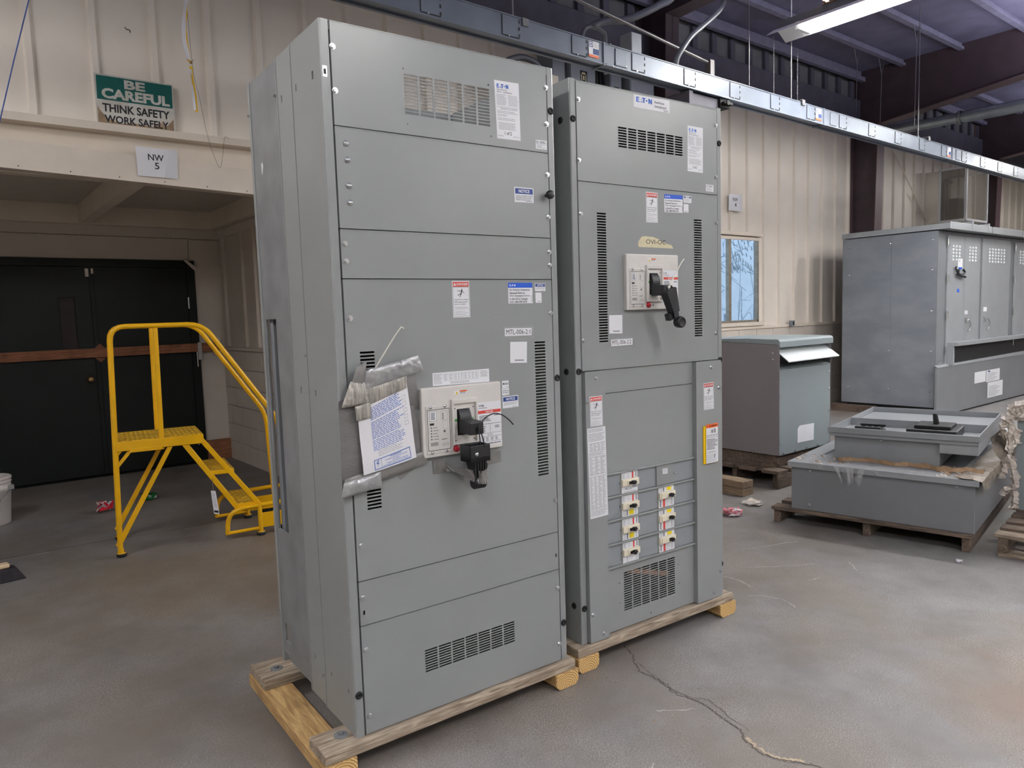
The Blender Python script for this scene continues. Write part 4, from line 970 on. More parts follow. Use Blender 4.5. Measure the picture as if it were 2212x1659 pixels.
danger_label(B, ((.4072,1.9804),(.4764,1.9805),(.4768,1.854),(.4059,1.8535)), YF)
assistance_label(B, ((.5176,1.978),(.6334,1.9805),(.6345,1.9045),(.5176,1.9016)), YF)
L = Label((.6392,1.9796),(.691,1.98),(.6913,1.9503),(.6395,1.95),YF); L.rect(.05,.68,.28,.9,1,1).rect(.72,.68,.95,.9,1,1).lines(.3,.7,.7,.88,1,2,.7,2,ragged=0).lines(.08,.15,.9,.6,4,2,.35,4).build('small_label', [M['white'],M['navy'],M['fine']], B)
plain_label(B, ((.6401,1.9442),(.672,1.944),(.6723,1.9076),(.6405,1.908)), YF, '', 6)
plain_label(B, ((.1831,1.4649),(.2581,1.4644),(.2563,1.387),(.1823,1.389)), YF, '', 9)
tape_label(B, ((.1898,1.3632),(.3141,1.3639),(.3135,1.3374),(.191,1.3354)), YF, 'MTL-006-2:2', ((.186,1.366),(.32,1.37),(.322,1.334),(.188,1.331)))
L = Label((.355,1.795),(.572,1.795),(.572,1.7455),(.355,1.7455),YF)
L.b = MB(); L.poly([(0,.2),(.02,.55),(.1,.92),(.18,.98),(.42,.96),(.6,.75),(.72,.5),(.8,.45),(.83,.33),(.86,.42),(.9,.3),(.93,.38),(1,.02),(.5,.04),(.03,.05)],0,0).text('OVI-OC',.22,.34,.78,.72,1,0,2)
L.build('masking_tape', [M['mask'],M['ink']], B, 'torn masking tape handwritten OVI-OC')
danger_label(B, ((.052,1.1386),(.12,1.1386),(.1215,1.0145),(.0533,1.0155)), -.02)
danger_label(B, ((.7429,1.1392),(.8129,1.14),(.8156,1.0154),(.7446,1.0156)), -.02)
chart_label(B, ((.0351,1.0097),(.1344,1.0101),(.1413,.6349),(.0434,.6331)), -.02, 5,
    [(.1,.74,.95,.83,4,7),(.05,.48,.95,.68,3,18),(.05,.1,.95,.46,4,32)], [(.05,.95,.95,.99,3),(.05,.85,.95,.94,6),(.05,.69,.95,.73,3),(.05,.02,.95,.09,5)])
wt = MB().box(.736,.834,-.026,-.021,.7635,.94).build('warning_card', M['yel2'], B)
cw = lambda x, y: .004*math.sin(PI*x)
L = Label((.7495,.9480),(.8305,.9494),(.832,.767),(.748,.766),-.029,curl=cw)
L.rect(0,.9,1,1,1,1).poly([(.18,.915),(.3,.915),(.24,.985)],2).text('WARNING',.36,.925,.94,.975,2,.02).disc(.45,.81,.1,.05,3).lines(.6,.76,.78,.87,4,2,.6,3,words=False)
L.text('ELECTRIC ARC FLASH',.05,.69,.95,.72,2,.01).text('May Cause Severe Injury',.05,.64,.95,.67,2)
L.lines(.05,.34,.92,.62,8,2,.45,5,ragged=.35).lines(.1,.24,.95,.31,3,3,.4,6).text('?',.6,.12,.72,.2,2,.02).lines(.05,.02,.95,.22,6,3,.3,8,ragged=.4)
L.build('warning_text_sheet', [M['white'],M['orange'],M['ink'],M['fine']], wt, 'tag sheet with orange warning heading')
b2 = main_breaker(B, .268, .582, 1.483, 1.7165, 2)
# the black handle extension hanging askew from the stub
ang = math.radians(-19)
E2 = MB(); E2.M = Matrix.Translation((.416,-.115,1.562)) @ Matrix.Rotation(ang,4,'Y')
E2.hexa([(-.018,-.018,-.10),(.018,-.018,-.10),(.018,.018,-.10),(-.018,.018,-.10)],[(-.03,-.02,.0),(.03,-.02,.0),(.03,.02,.0),(-.03,.02,.0)])
E2.box(-.0225,.0225,-.0195,.0,-.052,-.05)
E2.build('handle_extension', M['black'], b2, .003)
E3 = MB(); E3.M = Matrix.Translation((.416,-.115,1.562)) @ Matrix.Rotation(ang,4,'Y')
E3.box(-.014,.014,-.012,.016,-.125,-.095); E3.box(-.034,-.016,-.004,.024,-.125,-.095).box(.018,.024,-.004,.02,-.118,-.092)
E3.lathe([(.023,-.014),(.025,0),(.025,.012),(.022,.017),(.017,.018),(.016,.0145),(0,.0145)],(.006,-.012,-.145),(0,-1,0),26)
E3.build('handle_grip', M['black'], b2, .0015)
MB().box(.438,.452,-.125,-.105,1.556,1.574).build('latch', M['black'], b2, .001)
MB().tube(spline([(.425,-.105,1.552),(.427,-.11,1.575),(.45,-.105,1.6),(.49,-.09,1.632),(.53,-.075,1.665),(.565,-.06,1.688),(.588,-.05,1.698)],6),.0022,8).box(.42,.432,-.112,-.1,1.57,1.58).build('cable_tie', M['ziptie'], b2)

# ---------------------------------------------------------------- timber skids
def skid(label, loc, rot, w, left, right, gap, d=.738):
    t = thing('timber_skid', label, 'skid', (loc[0],loc[1],0), rot)
    for (y0, y1) in ((-.028,.112),(d-.15,d+.03)):
        MB().box(-left,w+right,y0,y1,.064,.102).build('plank', M['oldwood'], t, .004)
    for (x0, x1, y0) in ((-left-.006,-left+.108,-.034),(w+right-.106,w+right+.01,-.034)):
        r = MB(); c = .018
        r.prism([(x0,y0,c),(x0+c,y0,0),(x1-c,y0,0),(x1,y0,c),(x1,y0,.064),(x0,y0,.064)],(0,d+.035-y0,0))
        o = r.build('runner', M['wood_y'], t, .003)
        xm = (x0+x1)/2; hw = (x1-x0)/2
        e = MB().prism([(-hw+.002,0,.012),(-hw+c,0,-.004),(hw-c,0,-.004),(hw-.002,0,.012),(hw-.002,0,.056),(-hw+.002,0,.056)],(0,.0012,0)).build('end_grain_face', M['endgrain'], o)
        e.location = (xm, y0-.0014, .006)
    for (x, y) in ((-left+.09,.055),(-left+.075,d-.07),(w+right-.02,.055)):
        if x > w-.02 and x < w+.01: continue
        b = MB(); b.cyl((x,y,.102),(x,y,.1045),.024,20); b.cyl((x,y,.1045),(x,y,.112),.009,6,smooth=False); b.build('lag_bolt', M['tank'], t)
    return t
skid('light timber skid under the nearest switchboard cabinet', (0,0), -BE, .907, .122, .018, 0)
skid('light timber skid under the farther switchboard cabinet', (X2,Y2), R2, .9015, .045, .04, 0)

# ================================================================ left: signs, cords, ladder, pail
t = thing('safety_sign', 'green and white enamel sign reading BE CAREFUL on the beige wall', 'sign', (.27,3.62,2.88), base=(.27,3.62,2.88))
L = Label((.028,3.199),(.521,3.202),(.517,2.868),(.023,2.868),3.604)
L.rect(.012,.5,.988,.98,1,1).text('BE',.36,.77,.63,.95,2,.04,3).text('CAREFUL',.07,.53,.95,.74,2,.045,3)
L.text('THINK SAFETY',.07,.26,.94,.43,3,.03,3).text('WORK SAFELY',.09,.045,.92,.2,3,.03,3)
L.poly([(.01,.0),(.99,.0),(.99,.28),(.9,.12),(.8,.17),(.7,.06),(.45,.09),(.3,.05),(.14,.12),(.06,.24),(.01,.36)],4,1)
L.build('sign_face', [M['signwhite'],M['signgreen'],M['signwhite'],M['ink'],M['signrust']], t)
MB().slab(FR,.021,.523,2.865,3.204,3.6045,3.608).build('backing_plate', M['signwhite'], t)
def paper_sign(c, y, l1, l2, b1, b2, label, name='paper_sign'):
    t = thing(name, label, 'paper sign', (c[3][0], y, c[3][1]), base=(c[3][0], y, c[3][1]))
    cl = lambda x, v: .004*math.sin(3*x+2*v)+.003
    L = Label(*c, y, curl=cl); L.text(l1,*b1,1,.012).text(l2,*b2,1,.012); L.build('sheet', [M['paper'],M['ink']], t)
    b = MB(); V, F = sheet(((c[1][0]-.07,c[1][1]),c[1],c[2],(c[2][0]-.09,c[2][1])),y-.008,.002,8,10,5,.006); b.add(V,F,0); b.build('glossy_tape', M['cleartape'], t)
    return t
paper_sign(((.232,2.73),(.507,2.729),(.498,2.528),(.235,2.529)), 3.545, 'NW', '5', (.28,.56,.66,.78), (.43,.27,.54,.5), 'white paper sheet reading NW 5 on the alcove header')
paper_sign(((7.177,2.945),(7.472,2.95),(7.465,2.737),(7.175,2.736)), 3.604, 'NW', '4', (.28,.58,.68,.8), (.43,.24,.56,.5), 'white paper sheet reading NW 4 above the bright window')
tag(MB().tube([(-.20,3.0,ZC),(-.387,3.0,3.372),(-.486,3.0,3.019),(-.579,3.0,2.672),(-.75,3.,2.1)],.0035,6).build('cord', M['blueRope']), 'thin blue cord slanting down at the upper left', 'cord')
t = thing('caution_tape', 'yellow and white plastic ribbon dangling before the beige wall', 'ribbon', (.6,3.4,2.98), base=(.6,3.4,2.98))
def rib(pts, w, m, name):
    P = spline(pts,5); b = MB()
    for i in range(len(P)-1):
        a = .6*math.sin(i*.5); c = .6*math.sin((i+1)*.5)
        b.quad(P[i]+Vector((-w*math.cos(a),-w*math.sin(a),0)),P[i]+Vector((w*math.cos(a),w*math.sin(a),0)),P[i+1]+Vector((w*math.cos(c),w*math.sin(c),0)),P[i+1]+Vector((-w*math.cos(c),-w*math.sin(c),0)))
    return b.build(name, m, t)
rib([(.585,3.4,4.95),(.597,3.4,4.2),(.596,3.4,3.72),(.582,3.4,3.55),(.592,3.4,3.32)],.009,M['yel2'],'ribbon')
rib([(.6,3.39,3.75),(.574,3.39,3.6),(.565,3.39,3.46),(.588,3.39,3.33)],.014,M['paper'],'ribbon')
rib([(.6,3.4,3.29),(.61,3.4,3.15),(.617,3.4,3.0),(.616,3.4,2.983)],.011,M['yel2'],'ribbon')
rib([(.593,3.395,3.27),(.601,3.395,3.13),(.607,3.395,2.99)],.009,M['paper'],'ribbon')
MB().lathe([(0,-.012),(.009,-.008),(.011,0),(.009,.008),(0,.012)],(.598,3.385,3.312),(0,-1,0),12).tube([(.57,3.39,3.33),(.598,3.38,3.312),(.62,3.39,3.335)],.002,5).build('knot', M['brass'], t)
tag(MB().tube(spline([(.64,3.56,4.95),(.649,3.55,3.476),(.691,3.55,3.111),(.727,3.53,2.827),(.782,3.53,2.652),(.805,3.53,2.655),(.835,3.54,2.8),(.855,3.56,2.87),(.885,3.57,2.864)],5),.0013,5).build('wire', M['darkwood']), 'fine brown wire looping down beside the yellow ribbon', 'wire')
tag(MB().tube(spline([(.244,3.63,3.552),(.25,3.615,3.535),(.268,3.61,3.531),(.273,3.62,3.52)],4),.003,6).build('wall_hook', M['rubber']), 'small black bent hook on the upper beige wall', 'hook')

# rolling step ladder
LX, LY = -.15, 3.085
T_ = thing('step_ladder', 'yellow rolling step ladder with handrails before the dark doors', 'ladder', (LX,LY,0), math.radians(-9.2))
def arcpath(pts, r, k=5):
    """polyline with rounded corners"""
    P = [Vector(p) for p in pts]; out = [P[0]]
    for i in range(1,len(P)-1):
        a = (P[i-1]-P[i]).normalized(); c = (P[i+1]-P[i]).normalized()
        s, e = P[i]+a*r, P[i]+c*r
        for j in range(k+1):
            q = j/k; out.append(s*(1-q)**2+P[i]*2*q*(1-q)+e*q*q)
    out.append(P[-1]); return out
WL = .45
for s, y in ((0, 0.), (1, WL)):
    MB().tube(arcpath([(0.012,y,.03),(.052,y,1.485),(.60,y,1.485),(1.05,y,.80),(1.075,y,.17)],.09),.0165,12).build('handrail', M['ladder'], T_)
    MB().tube([(.30,y,.675),(.312,y,1.47)],.0155,12).build('rail_post', M['ladder'], T_)
    st = MB(); st.hexa([(-.013,y-.012,.08),(.013,y-.012,.06),(.013,y+.012,.06),(-.013,y+.012,.08)],[(.34,y-.012,.70),(.365,y-.012,.69),(.365,y+.012,.69),(.34,y+.012,.70)]); st.build('brace', M['ladder'], T_, .002)
    MB().hexa([(.03,y-.01,.57),(.03,y-.01,.60),(.03,y+.01,.60),(.03,y+.01,.57)],[(.14,y-.01,.70),(.11,y-.01,.70),(.11,y+.01,.70),(.14,y+.01,.70)]).build('gusset', M['ladder'], T_, .002)
    for (xa, za, xb, zb) in ((.415,.725,.745,.205),(.535,.72,.88,.225)):
        MB().hexa([(xb-.02,y-.014,zb),(xb+.02,y-.014,zb),(xb+.02,y+.014,zb),(xb-.02,y+.014,zb)],[(xa-.02,y-.014,za),(xa+.02,y-.014,za),(xa+.02,y+.014,za),(xa-.02,y+.014,za)]).build('stringer', M['ladder'], T_, .003)
    yo = y-.02 if s == 0 else y+.06
    MB().tube(arcpath([(.665,yo,.04),(.672,yo,.205),(1.36,yo,.225)],.11),.016,10).tube([(.655,yo,.045),(.885,yo,.05)],.012,8).tube([(.885,yo,.225),(.885,yo,.03)],.016,10).build('base_bumper', M['ladder'], T_)
    MB().box(.895,1.12,yo-.004,yo+.004,.05,.155).build('caster_plate', M['ladder'], T_, .003)
    for x in ((.0165), (.885)):
        MB().cyl((x,yo if x > .5 else y,.012),(x,yo if x > .5 else y,.05),.016,12).lathe([(.024,.03),(.028,.024),(.028,.02)],(x,yo if x > .5 else y,0),(0,0,1),16).build('foot_socket', M['ladder'], T_)
        MB().lathe([(0,0),(.026,0),(.031,.006),(.031,.024),(0,.024)],(x,yo if x > .5 else y,0),(0,0,1),18).build('rubber_foot', M['rubber'], T_)
    MB().lathe([(0,-.014),(.04,-.014),(.05,-.007),(.05,.007),(.04,.014),(0,.014)],(1.03,yo+.02,.051),(0,1,0),22).build('caster', M['rubber'], T_)
def tread(x0, x1, y0, y1, z, th, name):
    b = MB().box(x0,x1,y0,y1,z-th,z)
    o = b.build(name, M['ladder'], T_, .004)
    g = MB(); nx = int((x1-x0)/.028); ny = int((y1-y0)/.045)
    g.box(x0+.006,x1-.006,y0+.006,y1-.006,z,z+.001)
    for i in range(nx):
        for j in range(ny):
            cx = x0+.014+i*(x1-x0-.01)/nx; cy = y0+.02+j*(y1-y0-.02)/ny
            if (i+j) % 2: g.hexa([(cx-.008,cy-.004,z+.001),(cx+.008,cy-.004,z+.001),(cx+.008,cy+.012,z+.001),(cx-.008,cy+.012,z+.001)],[(cx-.005,cy-.002,z+.005),(cx+.005,cy-.002,z+.005),(cx+.005,cy+.009,z+.005),(cx-.005,cy+.009,z+.005)])
    g.build('grip_surface', M['tread'], o)
tread(.035,.555,-.02,WL+.02,.75,.062,'platform')
tread(.56,.735,-.012,WL+.012,.492,.03,'tread'); tread(.73,.885,-.012,WL+.012,.24,.025,'tread')
MB().box(.11,.3,-.022,-.014,.675,.70).build('platform_stiffener', M['ladder'], T_, .002)
L = Label((.575,.36),(.605,.355),(.62,.19),(.585,.2),-.025); L.rect(.1,.05,.9,.15,1,1).lines(.2,.3,.8,.9,9,2,.3,4); L.build('hang_tag', [M['paper'],M['ink'],M['fine']], T_, 'white paper tag on a string')
MB().tube([(.592,-.015,.44),(.59,-.024,.36)],.0015,5).build('tag_string', M['cardboard'], T_)

t = thing('bucket', 'white plastic pail with wire handle by the dark door', 'bucket', (-.735,4.72,0), base=(-.735,4.72,0))
MB().lathe([(0,.004),(.122,.0),(.127,.006),(.146,.26),(.150,.262),(.150,.3),(.146,.302),(.147,.318),(.153,.322),(.153,.332),(.148,.334),(.148,.345),(.155,.348),(.155,.362),(.148,.368),(.142,.36),(.12,.02),(0,.02)],(-.735,4.72,0),(0,0,1),40).build('pail', M['plastic'], t)
MB().tube(spline([(-.735-.155,4.70,.29),(-.735-.10,4.585,.2),(-.735,4.555,.17),(-.735+.10,4.585,.22),(-.735+.15,4.68,.29)],8),.003,6).box(-.62,-.575,4.63,4.70,.265,.30).build('wire_handle', M['zinc'], t)
t = thing('push_broom', 'dark bristled push broom head lying on the floor at left', 'broom', (-.95,3.07,0), math.radians(7))
br = MB(); br.hexa([(-1.25,3.01,0),(-.66,3.0,0),(-.66,3.15,0),(-1.25,3.16,0)],[(-1.24,3.045,.075),(-.70,3.04,.07),(-.70,3.12,.07),(-1.24,3.125,.075)])
ZO[t.name] = (-.95,3.07,0)
br.build('bristles', M['bristle'], t, .006)
MB().box(-1.26,-.73,3.05,3.115,.073,.098).build('broom_block', M['pine'], t, .008)

def crumple(name, m, cx, cy, s, n, seed, lab, cat, h=.06):
    r = random.Random(seed); b = MB()
    for k in range(n):
        a = r.uniform(0,2*PI); q = [Vector((cx+s*math.cos(a+d)*r.uniform(.3,1), cy+s*math.sin(a+d)*r.uniform(.3,1), r.uniform(.002,h))) for d in (0,.9,1.8,2.7)]
        b.add(q,[(0,1,2),(0,2,3)],k % len(m))
    return tag(b.build(name, m), lab, cat)
crumple('wrapper', [M['redp'],M['paper']], -.0, 4.47, .075, 12, 4, 'crumpled red and white wrapper on the floor behind the ladder', 'litter', .1)
crumple('wrapper', [M['greenp'],M['paper'],M['greenp']], .37, 4.68, .1, 10, 8, 'crumpled green bag on the floor behind the ladder', 'litter', .06)
crumple('plastic_scrap', [M['cleartape'],M['fine']], .9, 4.15, .07, 6, 9, 'grey plastic scrap on the floor past the ladder steps', 'litter', .03)
crumple('plastic_film', [M['pinkp'],M['pinkp'],M['paper']], 3.42, .94, .085, 26, 11, 'crumpled pink film on the floor beside the farther cabinet', 'litter', .05)
crumple('plastic_film', [M['cleartape'],M['wrap']], 3.8, 1.02, .12, 12, 12, 'flattened clear film on the floor before the timber block', 'litter', .02)
crumple('paper_scrap', [M['paper']], 3.49, -.52, .025, 5, 13, 'white paper scrap on the floor by the long pallet corner', 'litter', .02)
tag(MB().box(.94,.952,-.46,-.455,0,.001).build('leaf', M['dirt']), 'tiny dry leaf on the concrete before the cabinets', 'leaf')

# ================================================================ busway and everything hung around it
BX, BY, BZ, BS = 3.3288, 1.6855, 3.2465, -.0054
t = thing('busway', 'long gray overhead busway with square access doors', 'busway', (BX,BY,BZ), .0018, base=(0,0,0))
t.rotation_euler = (0, -BS, .0018); ZO[t.name] = (0,0,0)      # thing space: x along the run from BX
H, D = .157, .11
def bus(x0, x1, m, nm):
    b = MB().box(x0,x1,0,D,.012,H-.008).box(x0,x1,-.006,.02,0,.014).box(x0,x1,D-.02,D+.006,0,.014).box(x0,x1,-.004,D+.004,H-.01,H)
    return b.build(nm, m, t, .002)
J = [-.6096*.6+3.048*k for k in range(-2,6)]
for a, c in zip(J, J[1:]): bus(a+.002, c-.002, M['bus'] if a < 3.5 else M['buslit'], 'bus_section')
for j in J[1:-1]:
    bb = MB().box(j-.01,j+.004,-.009,D+.009,-.004,H+.003); bb.build('section_joint', M['bus'], t, .001)
    q = MB().box(j+.115,j+.235,-.006,0,.02,.14).build('joint_cover', M['bus'], t, .002)
    s = MB()
    for x, z in ((.122,.03),(.228,.03),(.122,.13),(.228,.13),(.02,.01),(.09,.005),(.0,.15),(.06,.155)): s.cyl((j+x,-.006,z),(j+x,-.011,z),.0045,8)
    s.build('joint_screws', M['zinc'], q)
    L = Label((j-.155,.142),(j-.055,.142),(j-.055,.03),(j-.155,.03),-.004)
    L.frame(.04,.62,.42,.97,.05,1,1).rect(.17,.74,.29,.86,1,1).lines(.5,.62,.95,.95,4,3,.3,3).rect(.42,.2,1,.55,1,1).rect(0,.0,1,.16,2,1)
    L.build('rating_label', [M['white'],M['navy'],M['orange'],M['fine']], t, 'small blue and orange rating sticker')
for n in range(-7, 15):
    x = .6096*n
    if not (J[0] < x < J[-1]-.1): continue
    d_ = MB().box(x-.07,x+.07,-.004,0,.022,.14).build('access_door', M['bus'] if x < 5.7 else M['buslit'], t, .004)
    b = MB().box(x-.0735,x-.07,-.0045,-.001,.02,.142,0).box(x-.07,x+.07,-.0045,-.001,.018,.0205,0)
    for z in (.035,.08,.125): b.box(x+.062,x+.072,-.006,-.001,z-.01,z+.01,0)
    b.cyl((x-.02,-.004,.02),(x-.02,-.009,.02),.007,10,1)
    b.build('door_latch', [M['ink'],M['zinc']], d_)
yb = BY
tag(MB().tube([(0.,BY+.15,3.43),(13.5,BY+.19,3.40)],.021,10).tube([(0.,BY+.2,3.455),(13.5,BY+.24,3.42)],.016,8).build('conduit', M['conduit']), 'pair of steel conduits running along the back of the busway', 'conduit')
for k, (x, lab) in enumerate(((2.23,'steel hanger rod clamped to the busway above the nearest cabinet'),(5.62,'steel hanger rod clamped to the busway under the lit strip light'),(8.36,'long steel hanger rod clamped to the busway near the brown beam'))):
    h = thing('hanger_rod', lab, 'hanger', (x,BY+.12,3.4), group=None, base=(x,BY+.12,3.4))
    MB().cyl((x,BY+.12,3.4),(x,BY+.12,4.93),.006,8).build('rod', M['rod'], h)
    c = MB().box(x-.03,x+.03,BY-.01,BY+.2,3.398,3.41).box(x-.025,x+.025,BY-.012,BY-.004,3.36,3.41); c.lathe([(.034,-.02),(.034,.02),(.028,.02),(.028,-.02)],(x,BY+.155,3.43),(1,0,0),14)
    c.cyl((x,BY+.12,3.41),(x,BY+.12,3.44),.012,6); c.build('beam_clamp', M['rod'], h)
tag(MB().cyl((5.0,1.85,3.45),(5.0,1.85,4.93),.004,6).build('hanger_wire', M['conduit']), 'thin dark vertical hanger wire left of the strip light', 'wire')
for x, z1, lab in ((5.38,3.98,'bead chain hanging from the left end of the strip light'),(5.79,3.96,'bead chain hanging below the lit tubes')):
    b = MB(); z = 3.30
    while z < z1: b.lathe([(0,-.007),(.0045,-.004),(.0045,.004),(0,.007)],(x,1.84,z),(0,0,1),6); z += .016
    b.cyl((x,1.84,3.3),(x,1.84,z1),.0014,5); tag(b.build('bead_chain', M['rod']), lab, 'chain')
for x, y, zb, lab in ((9.15,2.95,4.1,'forked hanging wire nearest the strip light'),(9.85,2.95,4.05,'forked hanging wire left of the brown beam'),(8.95,2.1,3.7,'forked hanging wire beside the long hanger rod')):
    b = MB().tube([(x,y,zb),(x+.02,y,4.72)],.005,6).tube([(x+.02,y,4.72),(x-.07,y,4.93)],.004,6).tube([(x+.02,y,4.72),(x+.09,y,4.93)],.004,6)
    tag(b.build('hanger_wire', M['rod']), lab, 'wire')
tag(MB().tube(spline([(3.83,1.74,3.38),(3.82,1.72,3.457),(3.875,1.7,3.55),(3.98,1.7,3.66),(4.156,1.7,3.79),(4.29,1.7,3.89),(4.385,1.7,3.98),(4.42,1.7,4.07),(4.40,1.72,4.3),(4.38,1.75,4.95)],6),.023,12).build('flexible_conduit', M['flex']), 'gray flexible conduit curving up from the busway', 'conduit')
tag(MB().tube(spline([(3.93,2.6,3.6),(3.93,2.6,3.911),(3.888,2.6,3.96),(3.795,2.6,3.976),(3.68,2.6,3.935),(3.62,2.6,3.8)],6),.02,10).tube(spline([(3.78,2.6,3.97),(3.806,2.6,3.993),(3.965,2.6,4.062),(4.183,2.6,4.116),(4.41,2.6,4.218),(4.648,2.6,4.346),(4.9,2.6,4.52),(5.1,2.6,5.0)],6),.035,12).build('cable_bundle', M['flex']), 'thick gray cable loop behind the busway under the brown beam', 'cable')
tag(MB().tube([(2.0,2.2,4.06),(3.221,2.2,3.932),(4.9,2.2,3.757)],.014,8).box(4.87,4.93,2.17,2.23,3.42,3.78).build('brace_pipe', M['conduit']), 'thin slanting pipe crossing above the busway', 'pipe')
def sw_box(x0, x1, y0, y1, z0, z1, lab, lx=None, m='box'):
    t = thing('switch_box', lab, 'box', ((x0+x1)/2, y1, z0), base=((x0+x1)/2, y1, z0))
    MB().box(x0,x1,y0,y1,z0,z1).build('enclosure', M[m], t, .004)
    MB().box(x0+.008,x1-.02,y0-.008,y0,z0+.03,z1-.012).build('cover', M[m], t, .003)
    if lx:
        L = Label((lx[0],lx[3]),(lx[1],lx[3]),(lx[1],lx[2]),(lx[0],lx[2]),y0-.008); L.rect(0,.55,1,1,1,1).frame(.15,.62,.85,.95,.06,2,2,.1).rect(.4,.72,.6,.85,2,2).text('30',.2,.32,.85,.52,1,.02).lines(.1,.05,.9,.25,2,3,.4,3)
        L.build('rating_label', [M['white'],M['ink'],M['mask'],M['red']], t)
    return t
sw_box(4.02,4.20,3.42,YW-.02,3.1,4.2,'narrow gray wireway box left of the switch boxes', None)
sw_box(4.225,4.585,3.38,YW-.02,3.2,4.1,'gray switch box with tall sticker behind the farther cabinet', (4.36,4.46,3.60,3.92))
sw_box(4.80,4.975,3.38,YW-.02,3.2,4.02,'pale gray switch box between two others over the farther cabinet', (4.85,4.93,3.50,3.84))
sw_box(5.02,5.40,3.30,YW-.02,3.3,3.99,'wide plain gray box right of the switch boxes', None)
b = MB()
for k, x in enumerate((4.62,4.66,4.7,4.74,4.77)): b.tube(spline([(x,3.5,3.2),(x+.02*math.sin(k*2),3.45,3.6),(x+.01,3.5,4.25)],5),.017,8)
tag(b.build('cable_bundle', M['rubber']), 'black cables rising between the two gray switch boxes', 'cable')
t = thing('wall_unit', 'beige wall unit with dark window over the gap between cabinets', 'box', (3.75,3.6,3.4), base=(3.75,3.6,3.4))
MB().box(3.48,4.0,3.3,3.63,3.35,3.78).build('housing', M['beige'], t, .006); MB().box(3.6,3.98,3.292,3.3,3.5,3.65).build('window', M['graydark'], t)
MB().tube(spline([(3.3,3.5,3.6),(3.42,3.45,3.82),(3.62,3.42,3.92),(3.82,3.42,3.9),(3.9,3.42,3.8)],6),.03,10).build('hose', M['flex'], t)
t = thing('bus_plug', 'gray plug-in box slung under the busway over the farther cabinet', 'box', (4.22,1.9,3.17), base=(4.22,1.9,3.17))
MB().box(3.96,4.36,1.72,2.05,3.14,3.235).build('enclosure', M['girt'], t, .004); MB().box(3.95,4.0,1.70,2.07,3.1,3.24).build('end_plate', M['girt'], t, .003)  # darker finish puts the box's shade into its colour
MB().box(4.36,4.5,1.7,1.9,3.17,3.235).cyl((4.42,1.69,3.2),(4.42,1.66,3.2),.02,10).box(4.38,4.5,1.67,1.7,3.19,3.21).build('operating_clamp', M['rubber'], t, .003)
tag(MB().box(3.525,3.645,1.925,2.05,3.42,3.674).build('junction_box', M['box'], None, .006), 'small upright gray box behind the busway', 'box')
t = thing('cardboard_flap', 'torn brown cardboard piece resting on the strip light', 'cardboard', (5.36,1.45,4.1), base=(5.36,1.45,4.1))
MB().hexa([(5.33,1.32,4.10),(5.47,1.34,4.10),(5.47,1.352,4.1),(5.33,1.332,4.1)],[(5.30,1.34,4.26),(5.46,1.38,4.28),(5.46,1.392,4.28),(5.30,1.352,4.26)]).box(5.36,5.48,.2,1.36,4.101,4.107).hexa([(5.34,.4,4.11),(5.35,.4,4.11),(5.35,.9,4.11),(5.34,.9,4.11)],[(5.28,.4,4.2),(5.29,.4,4.2),(5.29,.9,4.23),(5.28,.9,4.23)]).build('flap', M['cardboard'], t)
# round duct along the brown beam
t = thing('spiral_duct', 'round galvanised duct running beneath the brown beam', 'duct', (9.95,0,3.88), base=(9.95,0,3.88))
MB().tube([(9.95,-6,3.80),(9.95,1.9,3.905)],.078,24).build('duct_run', M['ductgalv'], t); MB().tube([(9.95,1.9,3.905),(9.95,3.0,3.93)],.068,24).build('duct_run', M['ductgalv'], t)
MB().lathe([(.085,-.02),(.09,-.015),(.09,.015),(.085,.02)],(9.95,1.95,3.907),(0,1,0.013),24).build('clamp_band', M['rod'], t)
# screened cage on the right wall
t = thing('wall_cage', 'white framed screened cage on the wall over the gray enclosures', 'cage', (13.46,3.6,2.87), base=(13.46,3.6,2.87))
cx0, cx1, cy0, cz0, cz1 = 13.0, 13.92, 2.97, 2.87, 3.75
f = MB()
for (x, y) in ((cx0,cy0),(cx1,cy0),(cx0,3.385)): f.box(x-.02,x+.02,y-.02,y+.02,cz0,cz1)
for z in (cz0,cz1): f.box(cx0,cx1,cy0-.02,cy0+.02,z-.02,z+.02).box(cx0-.02,cx0+.02,cy0,3.4,z-.02,z+.02).box(cx1-.02,cx1+.02,cy0,YW-.03,z-.02,z+.02)
f.build('frame', M['hood'], t, .003)
MB().box(cx0-.005,cx0+.005,3.385,YW-.03,cz0,cz1).build('side_panel', M['beige'], t); MB().box(cx0,cx1,cy0,YW-.03,cz0-.012,cz0).build('floor_panel', M['beige'], t)
MB().box(cx0-.002,cx0+.002,cy0+.01,3.385,cz0,cz1).build('screen', M['screen'], t); MB().box(cx0,cx1,cy0-.002,cy0+.002,cz0,cz1).build('screen', M['screen'], t)
ins = MB(); ins.tube(spline([(13.2,3.4,2.9),(13.2,3.4,3.5),(13.35,3.4,3.62),(13.5,3.4,3.6)],5),.035,10).tube([(13.1,3.3,2.9),(13.1,3.3,3.6)],.02,8).box(13.4,13.85,3.25,3.6,2.9,3.3)
ins.build('enclosed_pipework', M['box'], t)
tag(MB().tube([(11.5,3.57,4.1),(13.0,3.57,2.88)],.012,8).build('brace_rod', M['beigetrim']), 'thin white diagonal rod left of the screened cage', 'rod')
tag(MB().tube([(13.93,3.3,3.42),(14.65,3.62,4.0)],.012,8).build('brace_rod', M['beigetrim']), 'thin white diagonal rod right of the screened cage', 'rod')
t = thing('outlet_box', 'small gray outlet box on the sill line right of the window', 'box', (8.62,3.59,1.21), base=(8.62,3.59,1.21))
